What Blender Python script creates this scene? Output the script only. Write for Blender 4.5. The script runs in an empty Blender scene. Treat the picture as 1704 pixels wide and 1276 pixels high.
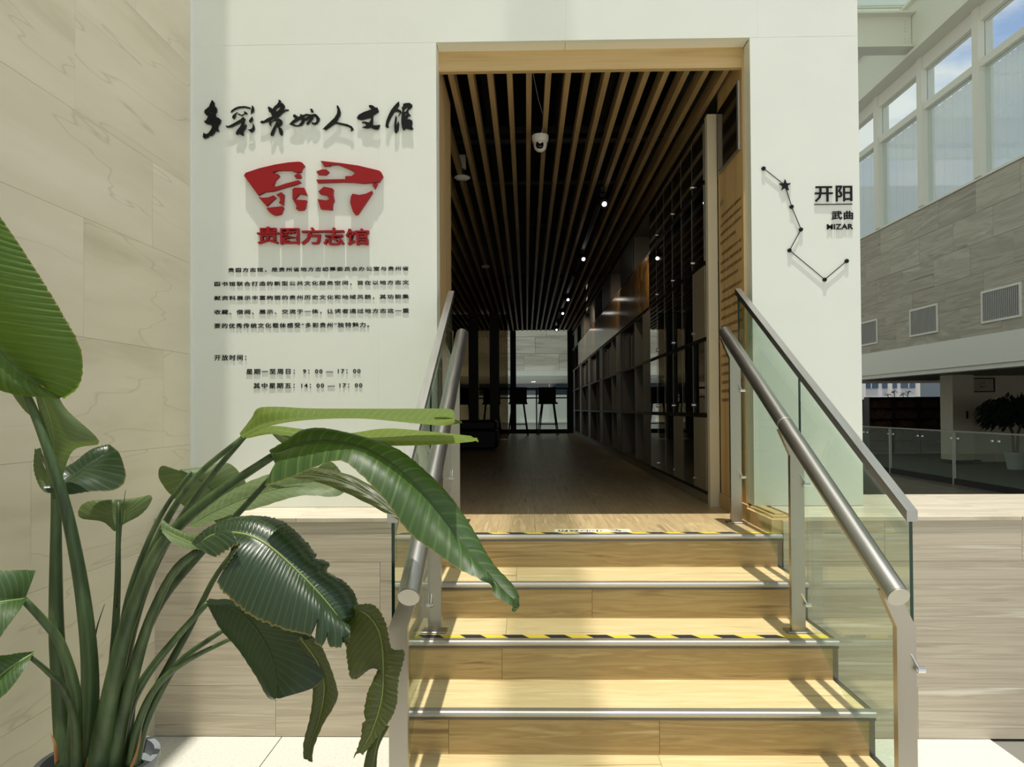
import bpy, bmesh, math, random
from mathutils import Vector, Matrix, noise
from mathutils.geometry import tessellate_polygon

# ------------------------------------------------------------------ camera
SC = bpy.context.scene
COL = SC.collection
FPX = 1220.0
CAM_Z = 1.55
SHIFT = 25.0
R_CAM = Matrix.Rotation(math.radians(1.13), 3, 'Z') @ Matrix.Rotation(math.radians(90.8), 3, 'X') @ Matrix.Rotation(-0.0055, 3, 'Z')
cd = bpy.data.cameras.new('camera')
cd.sensor_width = 36.0
cd.lens = FPX / 1704 * 36.0
cd.shift_y = SHIFT / 1704
cd.clip_start = 0.05
cd.clip_end = 400
cam = bpy.data.objects.new('camera', cd)
COL.objects.link(cam)
cam.matrix_world = Matrix.Translation((0, 0, CAM_Z)) @ R_CAM.to_4x4()
SC.camera = cam

# ------------------------------------------------------------------ view, world, sun
SC.view_settings.view_transform = 'Standard'
SC.view_settings.look = 'None'
SC.view_settings.gamma = 1
SC.view_settings.exposure = 0.0
SC.view_settings.use_curve_mapping = False
try:
    SC.cycles.max_bounces = 10
    SC.cycles.transparent_max_bounces = 16
    SC.cycles.sample_clamp_indirect = 4
except Exception:
    pass

world = bpy.data.worlds.new('sky')
SC.world = world
world.use_nodes = True
wt = world.node_tree
wt.nodes.clear()
def wn(t, **k):
    n = wt.nodes.new(t)
    for a, b in k.items():
        setattr(n, a, b)
    return n
w_out = wn('ShaderNodeOutputWorld'); w_bg = wn('ShaderNodeBackground')
w_tc = wn('ShaderNodeTexCoord'); w_map = wn('ShaderNodeMapping')
w_map.inputs['Scale'].default_value = (1.0, 1.0, 2.2)
w_map.inputs['Location'].default_value = (4.2, 1.1, 2.0)
w_no = wn('ShaderNodeTexNoise'); w_no.inputs['Scale'].default_value = 2.6
w_no.inputs['Detail'].default_value = 9; w_no.inputs['Roughness'].default_value = 0.58
w_cr = wn('ShaderNodeValToRGB')
w_cr.color_ramp.elements[0].position = 0.42; w_cr.color_ramp.elements[1].position = 0.54
w_sep = wn('ShaderNodeSeparateXYZ'); w_gr = wn('ShaderNodeValToRGB')
e = w_gr.color_ramp.elements
e[0].position = 0.0; e[0].color = (0.74, 0.76, 0.76, 1)
e[1].position = 0.75; e[1].color = (0.13, 0.30, 0.72, 1)
n_ = w_gr.color_ramp.elements.new(0.3); n_.color = (0.42, 0.56, 0.82, 1)
w_mx = wn('ShaderNodeMix', data_type='RGBA')
w_mx.inputs['B'].default_value = (0.98, 0.97, 0.93, 1)
L = wt.links
L.new(w_tc.outputs['Generated'], w_map.inputs['Vector'])
L.new(w_map.outputs['Vector'], w_no.inputs['Vector'])
L.new(w_no.outputs['Fac'], w_cr.inputs['Fac'])
L.new(w_tc.outputs['Generated'], w_sep.inputs[0])
L.new(w_sep.outputs['Z'], w_gr.inputs['Fac'])
L.new(w_gr.outputs['Color'], w_mx.inputs['A'])
L.new(w_cr.outputs['Color'], w_mx.inputs['Factor'])
L.new(w_mx.outputs['Result'], w_bg.inputs['Color'])
w_bg.inputs['Strength'].default_value = 0.95
L.new(w_bg.outputs['Background'], w_out.inputs['Surface'])

sl = bpy.data.lights.new('sun', 'SUN')
sl.energy = 4.4
sl.angle = math.radians(0.55)
sl.color = (1.0, 0.95, 0.86)
sun = bpy.data.objects.new('sun', sl)
COL.objects.link(sun)
sun.rotation_euler = (-(math.radians(-7.4)), 0, 0)      # 83 degrees high, behind the viewer, along the Y axis
sun.location = (0, -2, 20)

# ------------------------------------------------------------------ helpers
def at(px, py, Y):
    """point at depth Y seen at pixel (px, py) of the 1704x1276 photograph"""
    d = R_CAM @ Vector(((px - 852) / FPX, (638 - py + SHIFT) / FPX, -1))
    k = Y / d.y
    return Vector((d.x * k, Y, CAM_Z + d.z * k))

def atX(px, py, X):
    d = R_CAM @ Vector(((px - 852) / FPX, (638 - py + SHIFT) / FPX, -1))
    k = X / d.x
    return Vector((X, d.y * k, CAM_Z + d.z * k))

class MB:
    """collects shapes in world space, builds ONE mesh object"""
    def __init__(s):
        s.v = []; s.f = []; s.uv = None; s.smooth = False
    def box(s, x0, x1, y0, y1, z0, z1, m=None, c=0.0):
        if c > 0:
            bm = bmesh.new()
            bmesh.ops.create_cube(bm, size=1)
            for v in bm.verts:
                v.co = Vector(((x0 + x1) / 2 + v.co.x * (x1 - x0), (y0 + y1) / 2 + v.co.y * (y1 - y0), (z0 + z1) / 2 + v.co.z * (z1 - z0)))
            bmesh.ops.bevel(bm, geom=bm.edges[:], offset=c, segments=1, affect='EDGES')
            n = len(s.v)
            bm.verts.index_update()
            for v in bm.verts:
                s.v.append(m @ v.co if m else v.co.copy())
            for f in bm.faces:
                s.f.append([n + v.index for v in f.verts])
            bm.free()
            return s
        n = len(s.v)
        for z in (z0, z1):
            for (x, y) in ((x0, y0), (x1, y0), (x1, y1), (x0, y1)):
                p = Vector((x, y, z))
                s.v.append(m @ p if m else p)
        for q in ((3, 2, 1, 0), (4, 5, 6, 7), (0, 1, 5, 4), (1, 2, 6, 5), (2, 3, 7, 6), (3, 0, 4, 7)):
            s.f.append([n + i for i in q])
        return s
    def prism(s, poly, d):
        """poly: list of Vectors (planar), extruded by vector d"""
        n = len(s.v); k = len(poly)
        s.v += [Vector(p) for p in poly] + [Vector(p) + Vector(d) for p in poly]
        s.f.append([n + i for i in range(k)][::-1])
        s.f.append([n + k + i for i in range(k)])
        for i in range(k):
            j = (i + 1) % k
            s.f.append([n + i, n + j, n + k + j, n + k + i])
        return s
    def tube(s, pts, rad, seg=12, cap=True, flat=1.0, up=(0, 0, 1)):
        pts = [Vector(p) for p in pts]
        if not hasattr(rad, '__len__'):
            rad = [rad] * len(pts)
        n0 = len(s.v)
        T = []
        for i in range(len(pts)):
            a = pts[max(i - 1, 0)]; b = pts[min(i + 1, len(pts) - 1)]
            T.append((b - a).normalized())
        u = Vector(up) - T[0] * Vector(up).dot(T[0])
        if u.length < 1e-4:
            u = Vector((1, 0, 0)) - T[0] * T[0].x
        u.normalize()
        for i, p in enumerate(pts):
            u = (u - T[i] * u.dot(T[i])).normalized()
            w = T[i].cross(u)
            for j in range(seg):
                a = 2 * math.pi * j / seg
                s.v.append(p + u * (math.cos(a) * rad[i] * flat) + w * (math.sin(a) * rad[i]))
        for i in range(len(pts) - 1):
            for j in range(seg):
                k = (j + 1) % seg
                s.f.append([n0 + i * seg + j, n0 + i * seg + k, n0 + (i + 1) * seg + k, n0 + (i + 1) * seg + j])
        if cap:
            s.f.append([n0 + j for j in range(seg)][::-1])
            e0 = n0 + (len(pts) - 1) * seg
            s.f.append([e0 + j for j in range(seg)])
        return s
    def lathe(s, c, prof, seg=28, m=None):
        n0 = len(s.v); c = Vector(c)
        for (r, z) in prof:
            for j in range(seg):
                a = 2 * math.pi * j / seg
                p = Vector((r * math.cos(a), r * math.sin(a), z))
                s.v.append(c + (m @ p if m else p))
        for i in range(len(prof) - 1):
            for j in range(seg):
                k = (j + 1) % seg
                s.f.append([n0 + i * seg + j, n0 + i * seg + k, n0 + (i + 1) * seg + k, n0 + (i + 1) * seg + j])
        if prof[0][0] > 1e-5:
            s.f.append([n0 + j for j in range(seg)][::-1])
        if prof[-1][0] > 1e-5:
            e0 = n0 + (len(prof) - 1) * seg
            s.f.append([e0 + j for j in range(seg)])
        return s
    def plate(s, outer, holes, depth):
        """outline with holes (lists of Vectors), extruded by depth vector"""
        loops = [[Vector(p) for p in outer]] + [[Vector(p) for p in h] for h in holes]
        tris = tessellate_polygon(loops)
        flat = [p for l in loops for p in l]
        n = len(s.v); k = len(flat); d = Vector(depth)
        s.v += flat + [p + d for p in flat]
        for t in tris:
            s.f.append([n + t[0], n + t[1], n + t[2]])
            s.f.append([n + k + t[2], n + k + t[1], n + k + t[0]])
        o = 0
        for l in loops:
            m_ = len(l)
            for i in range(m_):
                j = (i + 1) % m_
                s.f.append([n + o + i, n + o + j, n + k + o + j, n + k + o + i])
            o += m_
        return s
    def build(s, name, mat, parent=None, smooth=False, normals=True):
        loc = Vector((0, 0, 0))
        if parent is not None:
            loc = world_loc(parent)
        me = bpy.data.meshes.new(name)
        me.from_pydata([v - loc for v in s.v], [], s.f)
        if normals:
            bm = bmesh.new(); bm.from_mesh(me)
            bmesh.ops.recalc_face_normals(bm, faces=bm.faces[:])
            bm.to_mesh(me); bm.free()
        if s.uv:
            ul = me.uv_layers.new(name='UVMap')
            for l in me.loops:
                ul.data[l.index].uv = s.uv[l.vertex_index]
        me.materials.append(mat)
        if smooth:
            for p in me.polygons:
                p.use_smooth = True
            if smooth == 'auto':
                try:
                    me.set_sharp_from_angle(angle=math.radians(35))
                except Exception:
                    pass
        me.update()
        o = bpy.data.objects.new(name, me)
        COL.objects.link(o)
        if parent is not None:
            o.parent = parent
        return o

def world_loc(o):
    p = Vector((0, 0, 0))
    while o is not None:
        p += o.location
        o = o.parent
    return p

def tag(o, label=None, cat=None, group=None, kind=None):
    if label: o['label'] = label
    if cat: o['category'] = cat
    if group: o['group'] = group
    if kind: o['kind'] = kind
    return o

def empty(name, loc, label=None, cat=None, group=None, kind=None):
    o = bpy.data.objects.new(name, None)
    o.empty_display_size = 0.1
    o.location = loc
    COL.objects.link(o)
    return tag(o, label, cat, group, kind)

def copy_tree(o, parent=None):
    c = o.copy(); COL.objects.link(c)
    c.parent = parent
    for ch in [x for x in list(o.children)]:
        copy_tree(ch, c)
    return c

def B(x0, x1, y0, y1, z0, z1, c=0.0):
    return MB().box(x0, x1, y0, y1, z0, z1, c=c)

# ------------------------------------------------------------------ materials
def sRGB(r, g, b):
    f = lambda c: (c / 255 / 12.92) if c / 255 <= 0.04045 else ((c / 255 + 0.055) / 1.055) ** 2.4
    return (f(r), f(g), f(b), 1)

class NT:
    def __init__(s, name):
        s.m = bpy.data.materials.new(name); s.m.use_nodes = True
        s.t = s.m.node_tree; s.t.nodes.clear()
        s.out = s.n('ShaderNodeOutputMaterial')
    def n(s, t, **k):
        x = s.t.nodes.new(t)
        for a, b in k.items():
            setattr(x, a, b)
        return x
    def l(s, a, b):
        s.t.links.new(a, b)
    def ramp(s, fac, stops):
        r = s.n('ShaderNodeValToRGB')
        r.color_ramp.elements[0].position = stops[0][0]; r.color_ramp.elements[0].color = stops[0][1]
        r.color_ramp.elements[1].position = stops[-1][0]; r.color_ramp.elements[1].color = stops[-1][1]
        for p, c in stops[1:-1]:
            q = r.color_ramp.elements.new(p); q.color = c
        s.l(fac, r.inputs['Fac'])
        return r.outputs['Color']

def plain(name, col, rough=0.5, metal=0.0, spec=0.5, noise_amt=0.0, nscale=8.0, bump=0.0, emit=None, estr=0):
    N = NT(name)
    p = N.n('ShaderNodeBsdfPrincipled')
    p.inputs['Base Color'].default_value = col
    p.inputs['Roughness'].default_value = rough
    p.inputs['Metallic'].default_value = metal
    p.inputs['Specular IOR Level'].default_value = spec
    if noise_amt > 0 or bump > 0:
        tc = N.n('ShaderNodeTexCoord'); no = N.n('ShaderNodeTexNoise')
        no.inputs['Scale'].default_value = nscale; no.inputs['Detail'].default_value = 6
        N.l(tc.outputs['Object'], no.inputs['Vector'])
        if noise_amt > 0:
            a = tuple(c * (1 - noise_amt) for c in col[:3]) + (1,)
            b = tuple(min(1, c * (1 + noise_amt)) for c in col[:3]) + (1,)
            N.l(N.ramp(no.outputs['Fac'], [(0.35, a), (0.65, b)]), p.inputs['Base Color'])
        if bump > 0:
            bp = N.n('ShaderNodeBump'); bp.inputs['Strength'].default_value = bump
            bp.inputs['Distance'].default_value = 0.002
            N.l(no.outputs['Fac'], bp.inputs['Height']); N.l(bp.outputs['Normal'], p.inputs['Normal'])
    if emit:
        p.inputs['Emission Color'].default_value = emit; p.inputs['Emission Strength'].default_value = estr
    N.l(p.outputs['BSDF'], N.out.inputs['Surface'])
    return N.m

def streaked(name, cols, scale, rough=0.45, rand=0.12, detail=5, distort=0.6, spec=0.4, veins=None, stops=(0.3, 0.7), bump=0.0, rot=(0, 0, 0)):
    """stretched noise: wood grain or banded stone; every piece takes its own cut of the pattern"""
    N = NT(name)
    tc = N.n('ShaderNodeTexCoord'); mp = N.n('ShaderNodeMapping'); oi = N.n('ShaderNodeObjectInfo')
    mp.inputs['Scale'].default_value = scale
    mp.inputs['Rotation'].default_value = rot
    off = N.n('ShaderNodeVectorMath', operation='SCALE'); off.inputs['Scale'].default_value = 37.0
    cmb = N.n('ShaderNodeCombineXYZ')
    for i in range(3):
        N.l(oi.outputs['Random'], cmb.inputs[i])
    N.l(cmb.outputs[0], off.inputs[0])
    add = N.n('ShaderNodeVectorMath', operation='ADD')
    N.l(tc.outputs['Object'], mp.inputs['Vector'])
    N.l(mp.outputs['Vector'], add.inputs[0]); N.l(off.outputs['Vector'], add.inputs[1])
    no = N.n('ShaderNodeTexNoise')
    no.inputs['Scale'].default_value = 1.0; no.inputs['Detail'].default_value = detail
    no.inputs['Roughness'].default_value = 0.55; no.inputs['Distortion'].default_value = distort
    N.l(add.outputs['Vector'], no.inputs['Vector'])
    st = [(stops[0] + (stops[1] - stops[0]) * i / (len(cols) - 1), c) for i, c in enumerate(cols)]
    colr = N.ramp(no.outputs['Fac'], st)
    if veins:
        vcol, vscale, vw = veins
        n2 = N.n('ShaderNodeTexNoise'); n2.inputs['Scale'].default_value = vscale
        n2.inputs['Detail'].default_value = 3; n2.inputs['Distortion'].default_value = 0.15
        N.l(add.outputs['Vector'], n2.inputs['Vector'])
        f = N.ramp(n2.outputs['Fac'], [(0.5 - vw, (0, 0, 0, 1)), (0.5, (1, 1, 1, 1)), (0.5 + vw, (0, 0, 0, 1))])
        mx = N.n('ShaderNodeMix', data_type='RGBA'); mx.inputs['B'].default_value = vcol
        mm = N.n('ShaderNodeMath', operation='MULTIPLY'); mm.inputs[1].default_value = 0.4
        N.l(f, mm.inputs[0]); N.l(mm.outputs[0], mx.inputs['Factor']); N.l(colr, mx.inputs['A'])
        colr = mx.outputs['Result']
    hs = N.n('ShaderNodeHueSaturation')
    mr = N.n('ShaderNodeMapRange')
    mr.inputs['To Min'].default_value = 1 - rand; mr.inputs['To Max'].default_value = 1 + rand
    N.l(oi.outputs['Random'], mr.inputs['Value']); N.l(mr.outputs['Result'], hs.inputs['Value'])
    N.l(colr, hs.inputs['Color'])
    p = N.n('ShaderNodeBsdfPrincipled')
    p.inputs['Roughness'].default_value = rough; p.inputs['Specular IOR Level'].default_value = spec
    N.l(hs.outputs['Color'], p.inputs['Base Color'])
    if bump > 0:
        bp = N.n('ShaderNodeBump'); bp.inputs['Strength'].default_value = bump; bp.inputs['Distance'].default_value = 0.001
        N.l(no.outputs['Fac'], bp.inputs['Height']); N.l(bp.outputs['Normal'], p.inputs['Normal'])
    N.l(p.outputs['BSDF'], N.out.inputs['Surface'])
    return N.m

def glass(name, tint, refl=1.0, rough=0.0, ior=1.45):
    N = NT(name)
    tr = N.n('ShaderNodeBsdfTransparent'); tr.inputs['Color'].default_value = tint
    gl = N.n('ShaderNodeBsdfGlossy'); gl.inputs['Roughness'].default_value = rough
    lw = N.n('ShaderNodeLayerWeight'); pw_ = N.n('ShaderNodeMath', operation='POWER'); pw_.inputs[1].default_value = 5
    N.l(lw.outputs['Facing'], pw_.inputs[0])
    fr = N.n('ShaderNodeMath', operation='MULTIPLY_ADD'); fr.inputs[1].default_value = 0.95; fr.inputs[2].default_value = 0.045
    N.l(pw_.outputs[0], fr.inputs[0])
    mm = N.n('ShaderNodeMath', operation='MULTIPLY'); mm.inputs[1].default_value = refl; mm.use_clamp = True
    mx = N.n('ShaderNodeMixShader')
    N.l(fr.outputs[0], mm.inputs[0]); N.l(mm.outputs[0], mx.inputs['Fac'])
    N.l(tr.outputs[0], mx.inputs[1]); N.l(gl.outputs[0], mx.inputs[2]); N.l(mx.outputs[0], N.out.inputs['Surface'])
    return N.m

def leaf_mat(name, base, vein, rough=0.35, trans=0.35, tcol=(0.4, 0.6, 0.08, 1), freq=34.0, spec=0.5):
    N = NT(name)
    uv = N.n('ShaderNodeUVMap'); uv.uv_map = 'UVMap'
    sp = N.n('ShaderNodeSeparateXYZ'); N.l(uv.outputs[0], sp.inputs[0])
    # lateral veins: run outward from the midrib, swept towards the tip
    ab = N.n('ShaderNodeMath', operation='ABSOLUTE'); N.l(sp.outputs['X'], ab.inputs[0])
    sw = N.n('ShaderNodeMath', operation='MULTIPLY'); sw.inputs[1].default_value = -0.10; N.l(ab.outputs[0], sw.inputs[0])
    su = N.n('ShaderNodeMath', operation='ADD'); N.l(sp.outputs['Y'], su.inputs[0]); N.l(sw.outputs[0], su.inputs[1])
    cm = N.n('ShaderNodeCombineXYZ'); N.l(su.outputs[0], cm.inputs[0])
    wv = N.n('ShaderNodeTexWave'); wv.inputs['Scale'].default_value = freq / 6.0
    wv.inputs['Distortion'].default_value = 0.0
    N.l(cm.outputs[0], wv.inputs['Vector'])
    no = N.n('ShaderNodeTexNoise'); no.inputs['Scale'].default_value = 90; no.inputs['Detail'].default_value = 2
    cm2 = N.n('ShaderNodeCombineXYZ'); N.l(su.outputs[0], cm2.inputs[0])
    N.l(cm2.outputs[0], no.inputs['Vector'])
    f1 = N.ramp(wv.outputs['Fac'], [(0.0, (0, 0, 0, 1)), (0.86, (0, 0, 0, 1)), (1.0, (1, 1, 1, 1))])
    f2 = N.ramp(no.outputs['Fac'], [(0.35, (0, 0, 0, 1)), (0.75, (1, 1, 1, 1))])
    a = N.n('ShaderNodeMath', operation='MULTIPLY'); a.inputs[1].default_value = 0.55; N.l(f1, a.inputs[0])
    b = N.n('ShaderNodeMath', operation='MULTIPLY'); b.inputs[1].default_value = 0.45; N.l(f2, b.inputs[0])
    c = N.n('ShaderNodeMath', operation='ADD'); N.l(a.outputs[0], c.inputs[0]); N.l(b.outputs[0], c.inputs[1])
    mx = N.n('ShaderNodeMix', data_type='RGBA'); mx.inputs['A'].default_value = base; mx.inputs['B'].default_value = vein
    N.l(c.outputs[0], mx.inputs['Factor'])
    # dry brown rim
    eg = N.ramp(ab.outputs[0], [(0.965, (0, 0, 0, 1)), (1.0, (1, 1, 1, 1))])
    mx2 = N.n('ShaderNodeMix', data_type='RGBA'); mx2.inputs['B'].default_value = sRGB(150, 130, 60)
    em = N.n('ShaderNodeMath', operation='MULTIPLY'); em.inputs[1].default_value = 0.6
    N.l(eg, em.inputs[0]); N.l(em.outputs[0], mx2.inputs['Factor']); N.l(mx.outputs['Result'], mx2.inputs['A'])
    p = N.n('ShaderNodeBsdfPrincipled'); p.inputs['Roughness'].default_value = rough
    p.inputs['Specular IOR Level'].default_value = spec
    N.l(mx2.outputs['Result'], p.inputs['Base Color'])
    bp = N.n('ShaderNodeBump'); bp.inputs['Strength'].default_value = 0.35; bp.inputs['Distance'].default_value = 0.002
    N.l(no.outputs['Fac'], bp.inputs['Height']); N.l(bp.outputs['Normal'], p.inputs['Normal'])
    tl = N.n('ShaderNodeBsdfTranslucent')
    tm = N.n('ShaderNodeMix', data_type='RGBA'); tm.inputs['Factor'].default_value = 0.7
    tm.inputs['B'].default_value = tcol
    N.l(mx2.outputs['Result'], tm.inputs['A']); N.l(tm.outputs['Result'], tl.inputs['Color'])
    ms = N.n('ShaderNodeMixShader'); ms.inputs['Fac'].default_value = trans
    N.l(p.outputs[0], ms.inputs[1]); N.l(tl.outputs[0], ms.inputs[2]); N.l(ms.outputs[0], N.out.inputs['Surface'])
    return N.m

M = {}
M['white_panel'] = plain('white_panel', sRGB(232, 236, 225), 0.45, spec=0.3, noise_amt=0.012, nscale=3)
M['panel_joint'] = plain('panel_joint', sRGB(236, 238, 230), 0.6)
M['white_paint'] = plain('white_paint', sRGB(236, 235, 222), 0.5, spec=0.3)
M['soffit'] = plain('soffit', sRGB(240, 238, 222), 0.5, spec=0.3)
M['offwhite'] = plain('offwhite', sRGB(222, 214, 188), 0.5, spec=0.3, noise_amt=0.02)
M['marble_beige'] = streaked('marble_beige', [sRGB(204, 194, 166), sRGB(221, 212, 185), sRGB(227, 218, 192), sRGB(233, 225, 202)],
                             (0.7, 0.7, 4.5), rough=0.5, rand=0.025, distort=0.25, detail=5, veins=(sRGB(176, 164, 136), 0.8, 0.005), stops=(0.25, 0.75), rot=(0.12, 0, 0))
M['marble_veined'] = streaked('marble_veined', [sRGB(166, 153, 130), sRGB(204, 194, 172), sRGB(184, 172, 150), sRGB(226, 219, 200)],
                              (0.8, 0.8, 30), rough=0.35, rand=0.05, distort=0.8, stops=(0.28, 0.72), detail=8)
M['marble_ledge'] = streaked('marble_ledge', [sRGB(172, 160, 138), sRGB(214, 204, 184), sRGB(192, 181, 160), sRGB(226, 218, 202)],
                             (1.6, 12, 2), rough=0.3, rand=0.03, distort=0.8, stops=(0.28, 0.72), detail=8, rot=(0, 0, 0.5))
M['stone_grey'] = streaked('stone_grey', [sRGB(142, 136, 120), sRGB(190, 184, 166), sRGB(168, 162, 145), sRGB(208, 202, 184)],
                           (0.4, 0.4, 5), rough=0.5, rand=0.10, distort=1.2, stops=(0.28, 0.72), detail=8, rot=(0.12, 0, 0))
M['stone_light'] = streaked('stone_light', [sRGB(172, 162, 146), sRGB(208, 198, 180), sRGB(220, 212, 196)],
                            (0.6, 0.6, 7), rough=0.6, rand=0.14, distort=0.8)
M['floor_tile'] = plain('floor_tile', sRGB(208, 207, 196), 0.4, spec=0.4, noise_amt=0.09, nscale=70)
M['grout'] = plain('grout', sRGB(120, 118, 110), 0.8)
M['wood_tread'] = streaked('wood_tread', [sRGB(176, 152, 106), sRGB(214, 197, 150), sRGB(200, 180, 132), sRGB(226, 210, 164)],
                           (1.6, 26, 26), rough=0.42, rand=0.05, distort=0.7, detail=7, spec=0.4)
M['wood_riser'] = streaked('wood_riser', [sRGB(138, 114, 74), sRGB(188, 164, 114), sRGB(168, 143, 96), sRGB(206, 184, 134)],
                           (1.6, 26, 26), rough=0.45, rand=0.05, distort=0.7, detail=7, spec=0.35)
M['wood_floor'] = streaked('wood_floor', [sRGB(152, 132, 96), sRGB(200, 178, 134), sRGB(180, 158, 116), sRGB(216, 196, 152)],
                           (24, 1.4, 20), rough=0.36, rand=0.07, distort=0.6, detail=7, spec=0.5)
M['wood_slat'] = streaked('wood_slat', [sRGB(158, 132, 90), sRGB(178, 150, 106), sRGB(190, 162, 116)],
                          (22, 1.2, 22), rough=0.5, rand=0.04, distort=0.4)
M['wood_panel'] = streaked('wood_panel', [sRGB(180, 150, 100), sRGB(198, 168, 118), sRGB(206, 178, 130)],
                           (14, 14, 1.0), rough=0.5, rand=0.02, distort=0.4)
M['wood_beam'] = streaked('wood_beam', [sRGB(184, 154, 102), sRGB(200, 172, 120), sRGB(210, 182, 132)],
                          (1.2, 22, 22), rough=0.5, rand=0.02, distort=0.4)
M['dark_wood'] = plain('dark_wood', sRGB(46, 38, 32), 0.5, noise_amt=0.1)
M['black'] = plain('black', sRGB(16, 16, 16), 0.55)
M['black_gloss'] = plain('black_gloss', sRGB(14, 14, 15), 0.25)
M['sign_black'] = plain('sign_black', sRGB(22, 22, 22), 0.5, spec=0.2)
M['sign_red'] = plain('sign_red', sRGB(150, 22, 26), 0.45, spec=0.3)
M['sign_small'] = plain('sign_small', sRGB(30, 32, 30), 0.5, spec=0.2)
M['acrylic'] = glass('acrylic', (0.80, 0.82, 0.80, 1), 0.5)
M['plenum'] = plain('plenum', sRGB(20, 20, 20), 0.8)
M['duct'] = plain('duct', sRGB(60, 58, 56), 0.6)
M['alu'] = plain('alu', sRGB(184, 181, 172), 0.45, metal=0.9)
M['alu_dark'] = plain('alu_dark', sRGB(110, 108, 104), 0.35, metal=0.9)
M['tape_black'] = plain('tape_black', sRGB(28, 28, 28), 0.6)
M['tape_yellow'] = plain('tape_yellow', sRGB(214, 190, 50), 0.6)
M['sticker'] = plain('sticker', sRGB(226, 222, 200), 0.6)
M['white_plastic'] = plain('white_plastic', sRGB(228, 228, 222), 0.35)
M['dark_glass'] = plain('dark_glass', sRGB(12, 12, 14), 0.08)
M['lens'] = plain('lens', (1, 1, 1, 1), 0.5, emit=(1, 0.97, 0.9, 1), estr=9.0)
M['downlight'] = plain('downlight', (1, 1, 1, 1), 0.5, emit=(1, 1, 0.98, 1), estr=3.0)
M['glass_rail'] = glass('glass_rail', (0.86, 0.93, 0.87, 1), 1.0)
M['glass_edge'] = plain('glass_edge', sRGB(12, 52, 42), 0.15)
M['glass_clear'] = glass('glass_clear', (0.92, 0.96, 0.96, 1), 0.8)
M['glass_brown'] = glass('glass_brown', (0.42, 0.36, 0.28, 1), 0.8)
M['glass_case'] = glass('glass_case', (0.62, 0.64, 0.62, 1), 1.6)
M['shade_tint'] = glass('shade_tint', (0.72, 0.73, 0.70, 1), 0.6)  # see-through tint for the added dimming strip overhead
M['shelf_grey'] = plain('shelf_grey', sRGB(112, 106, 94), 0.5)
M['shelf_dark'] = plain('shelf_dark', sRGB(44, 42, 38), 0.5)
M['shelf_door'] = plain('shelf_door', sRGB(140, 132, 114), 0.45)
M['photo_panel'] = streaked('photo_panel', [sRGB(60, 44, 24), sRGB(190, 140, 74), sRGB(96, 70, 38), sRGB(226, 190, 122)],
                            (2.5, 2.5, 1.4), rough=0.14, rand=0, distort=2.5, detail=6, spec=0.8)
M['seat_fabric'] = plain('seat_fabric', sRGB(52, 46, 40), 0.7)
M['pot'] = plain('pot', sRGB(128, 134, 138), 0.45, noise_amt=0.08, nscale=10)
M['pot_white'] = plain('pot_white', sRGB(196, 196, 190), 0.4)
M['soil'] = plain('soil', sRGB(58, 44, 32), 0.9, noise_amt=0.4, nscale=60, bump=1.0)
M['husk'] = streaked('husk', [sRGB(96, 62, 34), sRGB(150, 108, 66), sRGB(170, 130, 84)], (30, 30, 3), rough=0.8, rand=0.1)
M['stalk'] = streaked('stalk', [sRGB(40, 56, 32), sRGB(64, 84, 48), sRGB(84, 102, 62)], (22, 22, 2.5), rough=0.4, rand=0.15, distort=0.3)
M['stalk_dark'] = streaked('stalk_dark', [sRGB(34, 46, 26), sRGB(56, 76, 40), sRGB(78, 90, 50)], (22, 22, 2.5), rough=0.45, rand=0.15, distort=0.3)
M['midrib'] = plain('midrib', sRGB(120, 140, 70), 0.4)
M['midrib_dark'] = plain('midrib_dark', sRGB(60, 78, 40), 0.4)
M['leaf_dark'] = leaf_mat('leaf_dark', sRGB(32, 50, 28), sRGB(62, 84, 54), 0.33, 0.12, sRGB(90, 130, 30))
M['leaf_mid'] = leaf_mat('leaf_mid', sRGB(40, 66, 30), sRGB(84, 110, 60), 0.46, 0.22, sRGB(120, 170, 30))
M['leaf_dull'] = leaf_mat('leaf_dull', sRGB(84, 104, 62), sRGB(112, 128, 84), 0.5, 0.25, sRGB(130, 150, 60))
M['leaf_bright'] = leaf_mat('leaf_bright', sRGB(92, 114, 42), sRGB(124, 142, 66), 0.5, 0.38, sRGB(145, 170, 45))
M['leaf_lush'] = leaf_mat('leaf_lush', sRGB(62, 92, 26), sRGB(96, 124, 40), 0.45, 0.4, sRGB(130, 170, 20))
M['leaf_olive'] = leaf_mat('leaf_olive', sRGB(60, 70, 36), sRGB(88, 96, 56), 0.42, 0.25, sRGB(120, 130, 40))
M['leaf_far'] = plain('leaf_far', sRGB(26, 40, 24), 0.5)
M['bark'] = plain('bark', sRGB(90, 78, 64), 0.8)
M['curtain'] = None
N = NT('curtain')
df = N.n('ShaderNodeBsdfDiffuse'); df.inputs['Color'].default_value = sRGB(232, 234, 226)
tlc = N.n('ShaderNodeBsdfTranslucent'); tlc.inputs['Color'].default_value = sRGB(238, 240, 236)
trn = N.n('ShaderNodeBsdfTransparent')
m1 = N.n('ShaderNodeMixShader'); m1.inputs['Fac'].default_value = 0.55
m2 = N.n('ShaderNodeMixShader'); m2.inputs['Fac'].default_value = 0.12
N.l(df.outputs[0], m1.inputs[1]); N.l(tlc.outputs[0], m1.inputs[2])
N.l(m1.outputs[0], m2.inputs[1]); N.l(trn.outputs[0], m2.inputs[2]); N.l(m2.outputs[0], N.out.inputs['Surface'])
M['curtain'] = N.m
M['blue_window'] = plain('blue_window', sRGB(66, 86, 108), 0.3)
M['ext_white'] = plain('ext_white', sRGB(206, 208, 206), 0.7)
N = NT('milky_glass')
ta = N.n('ShaderNodeBsdfTranslucent'); ta.inputs['Color'].default_value = sRGB(176, 186, 176)
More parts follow.
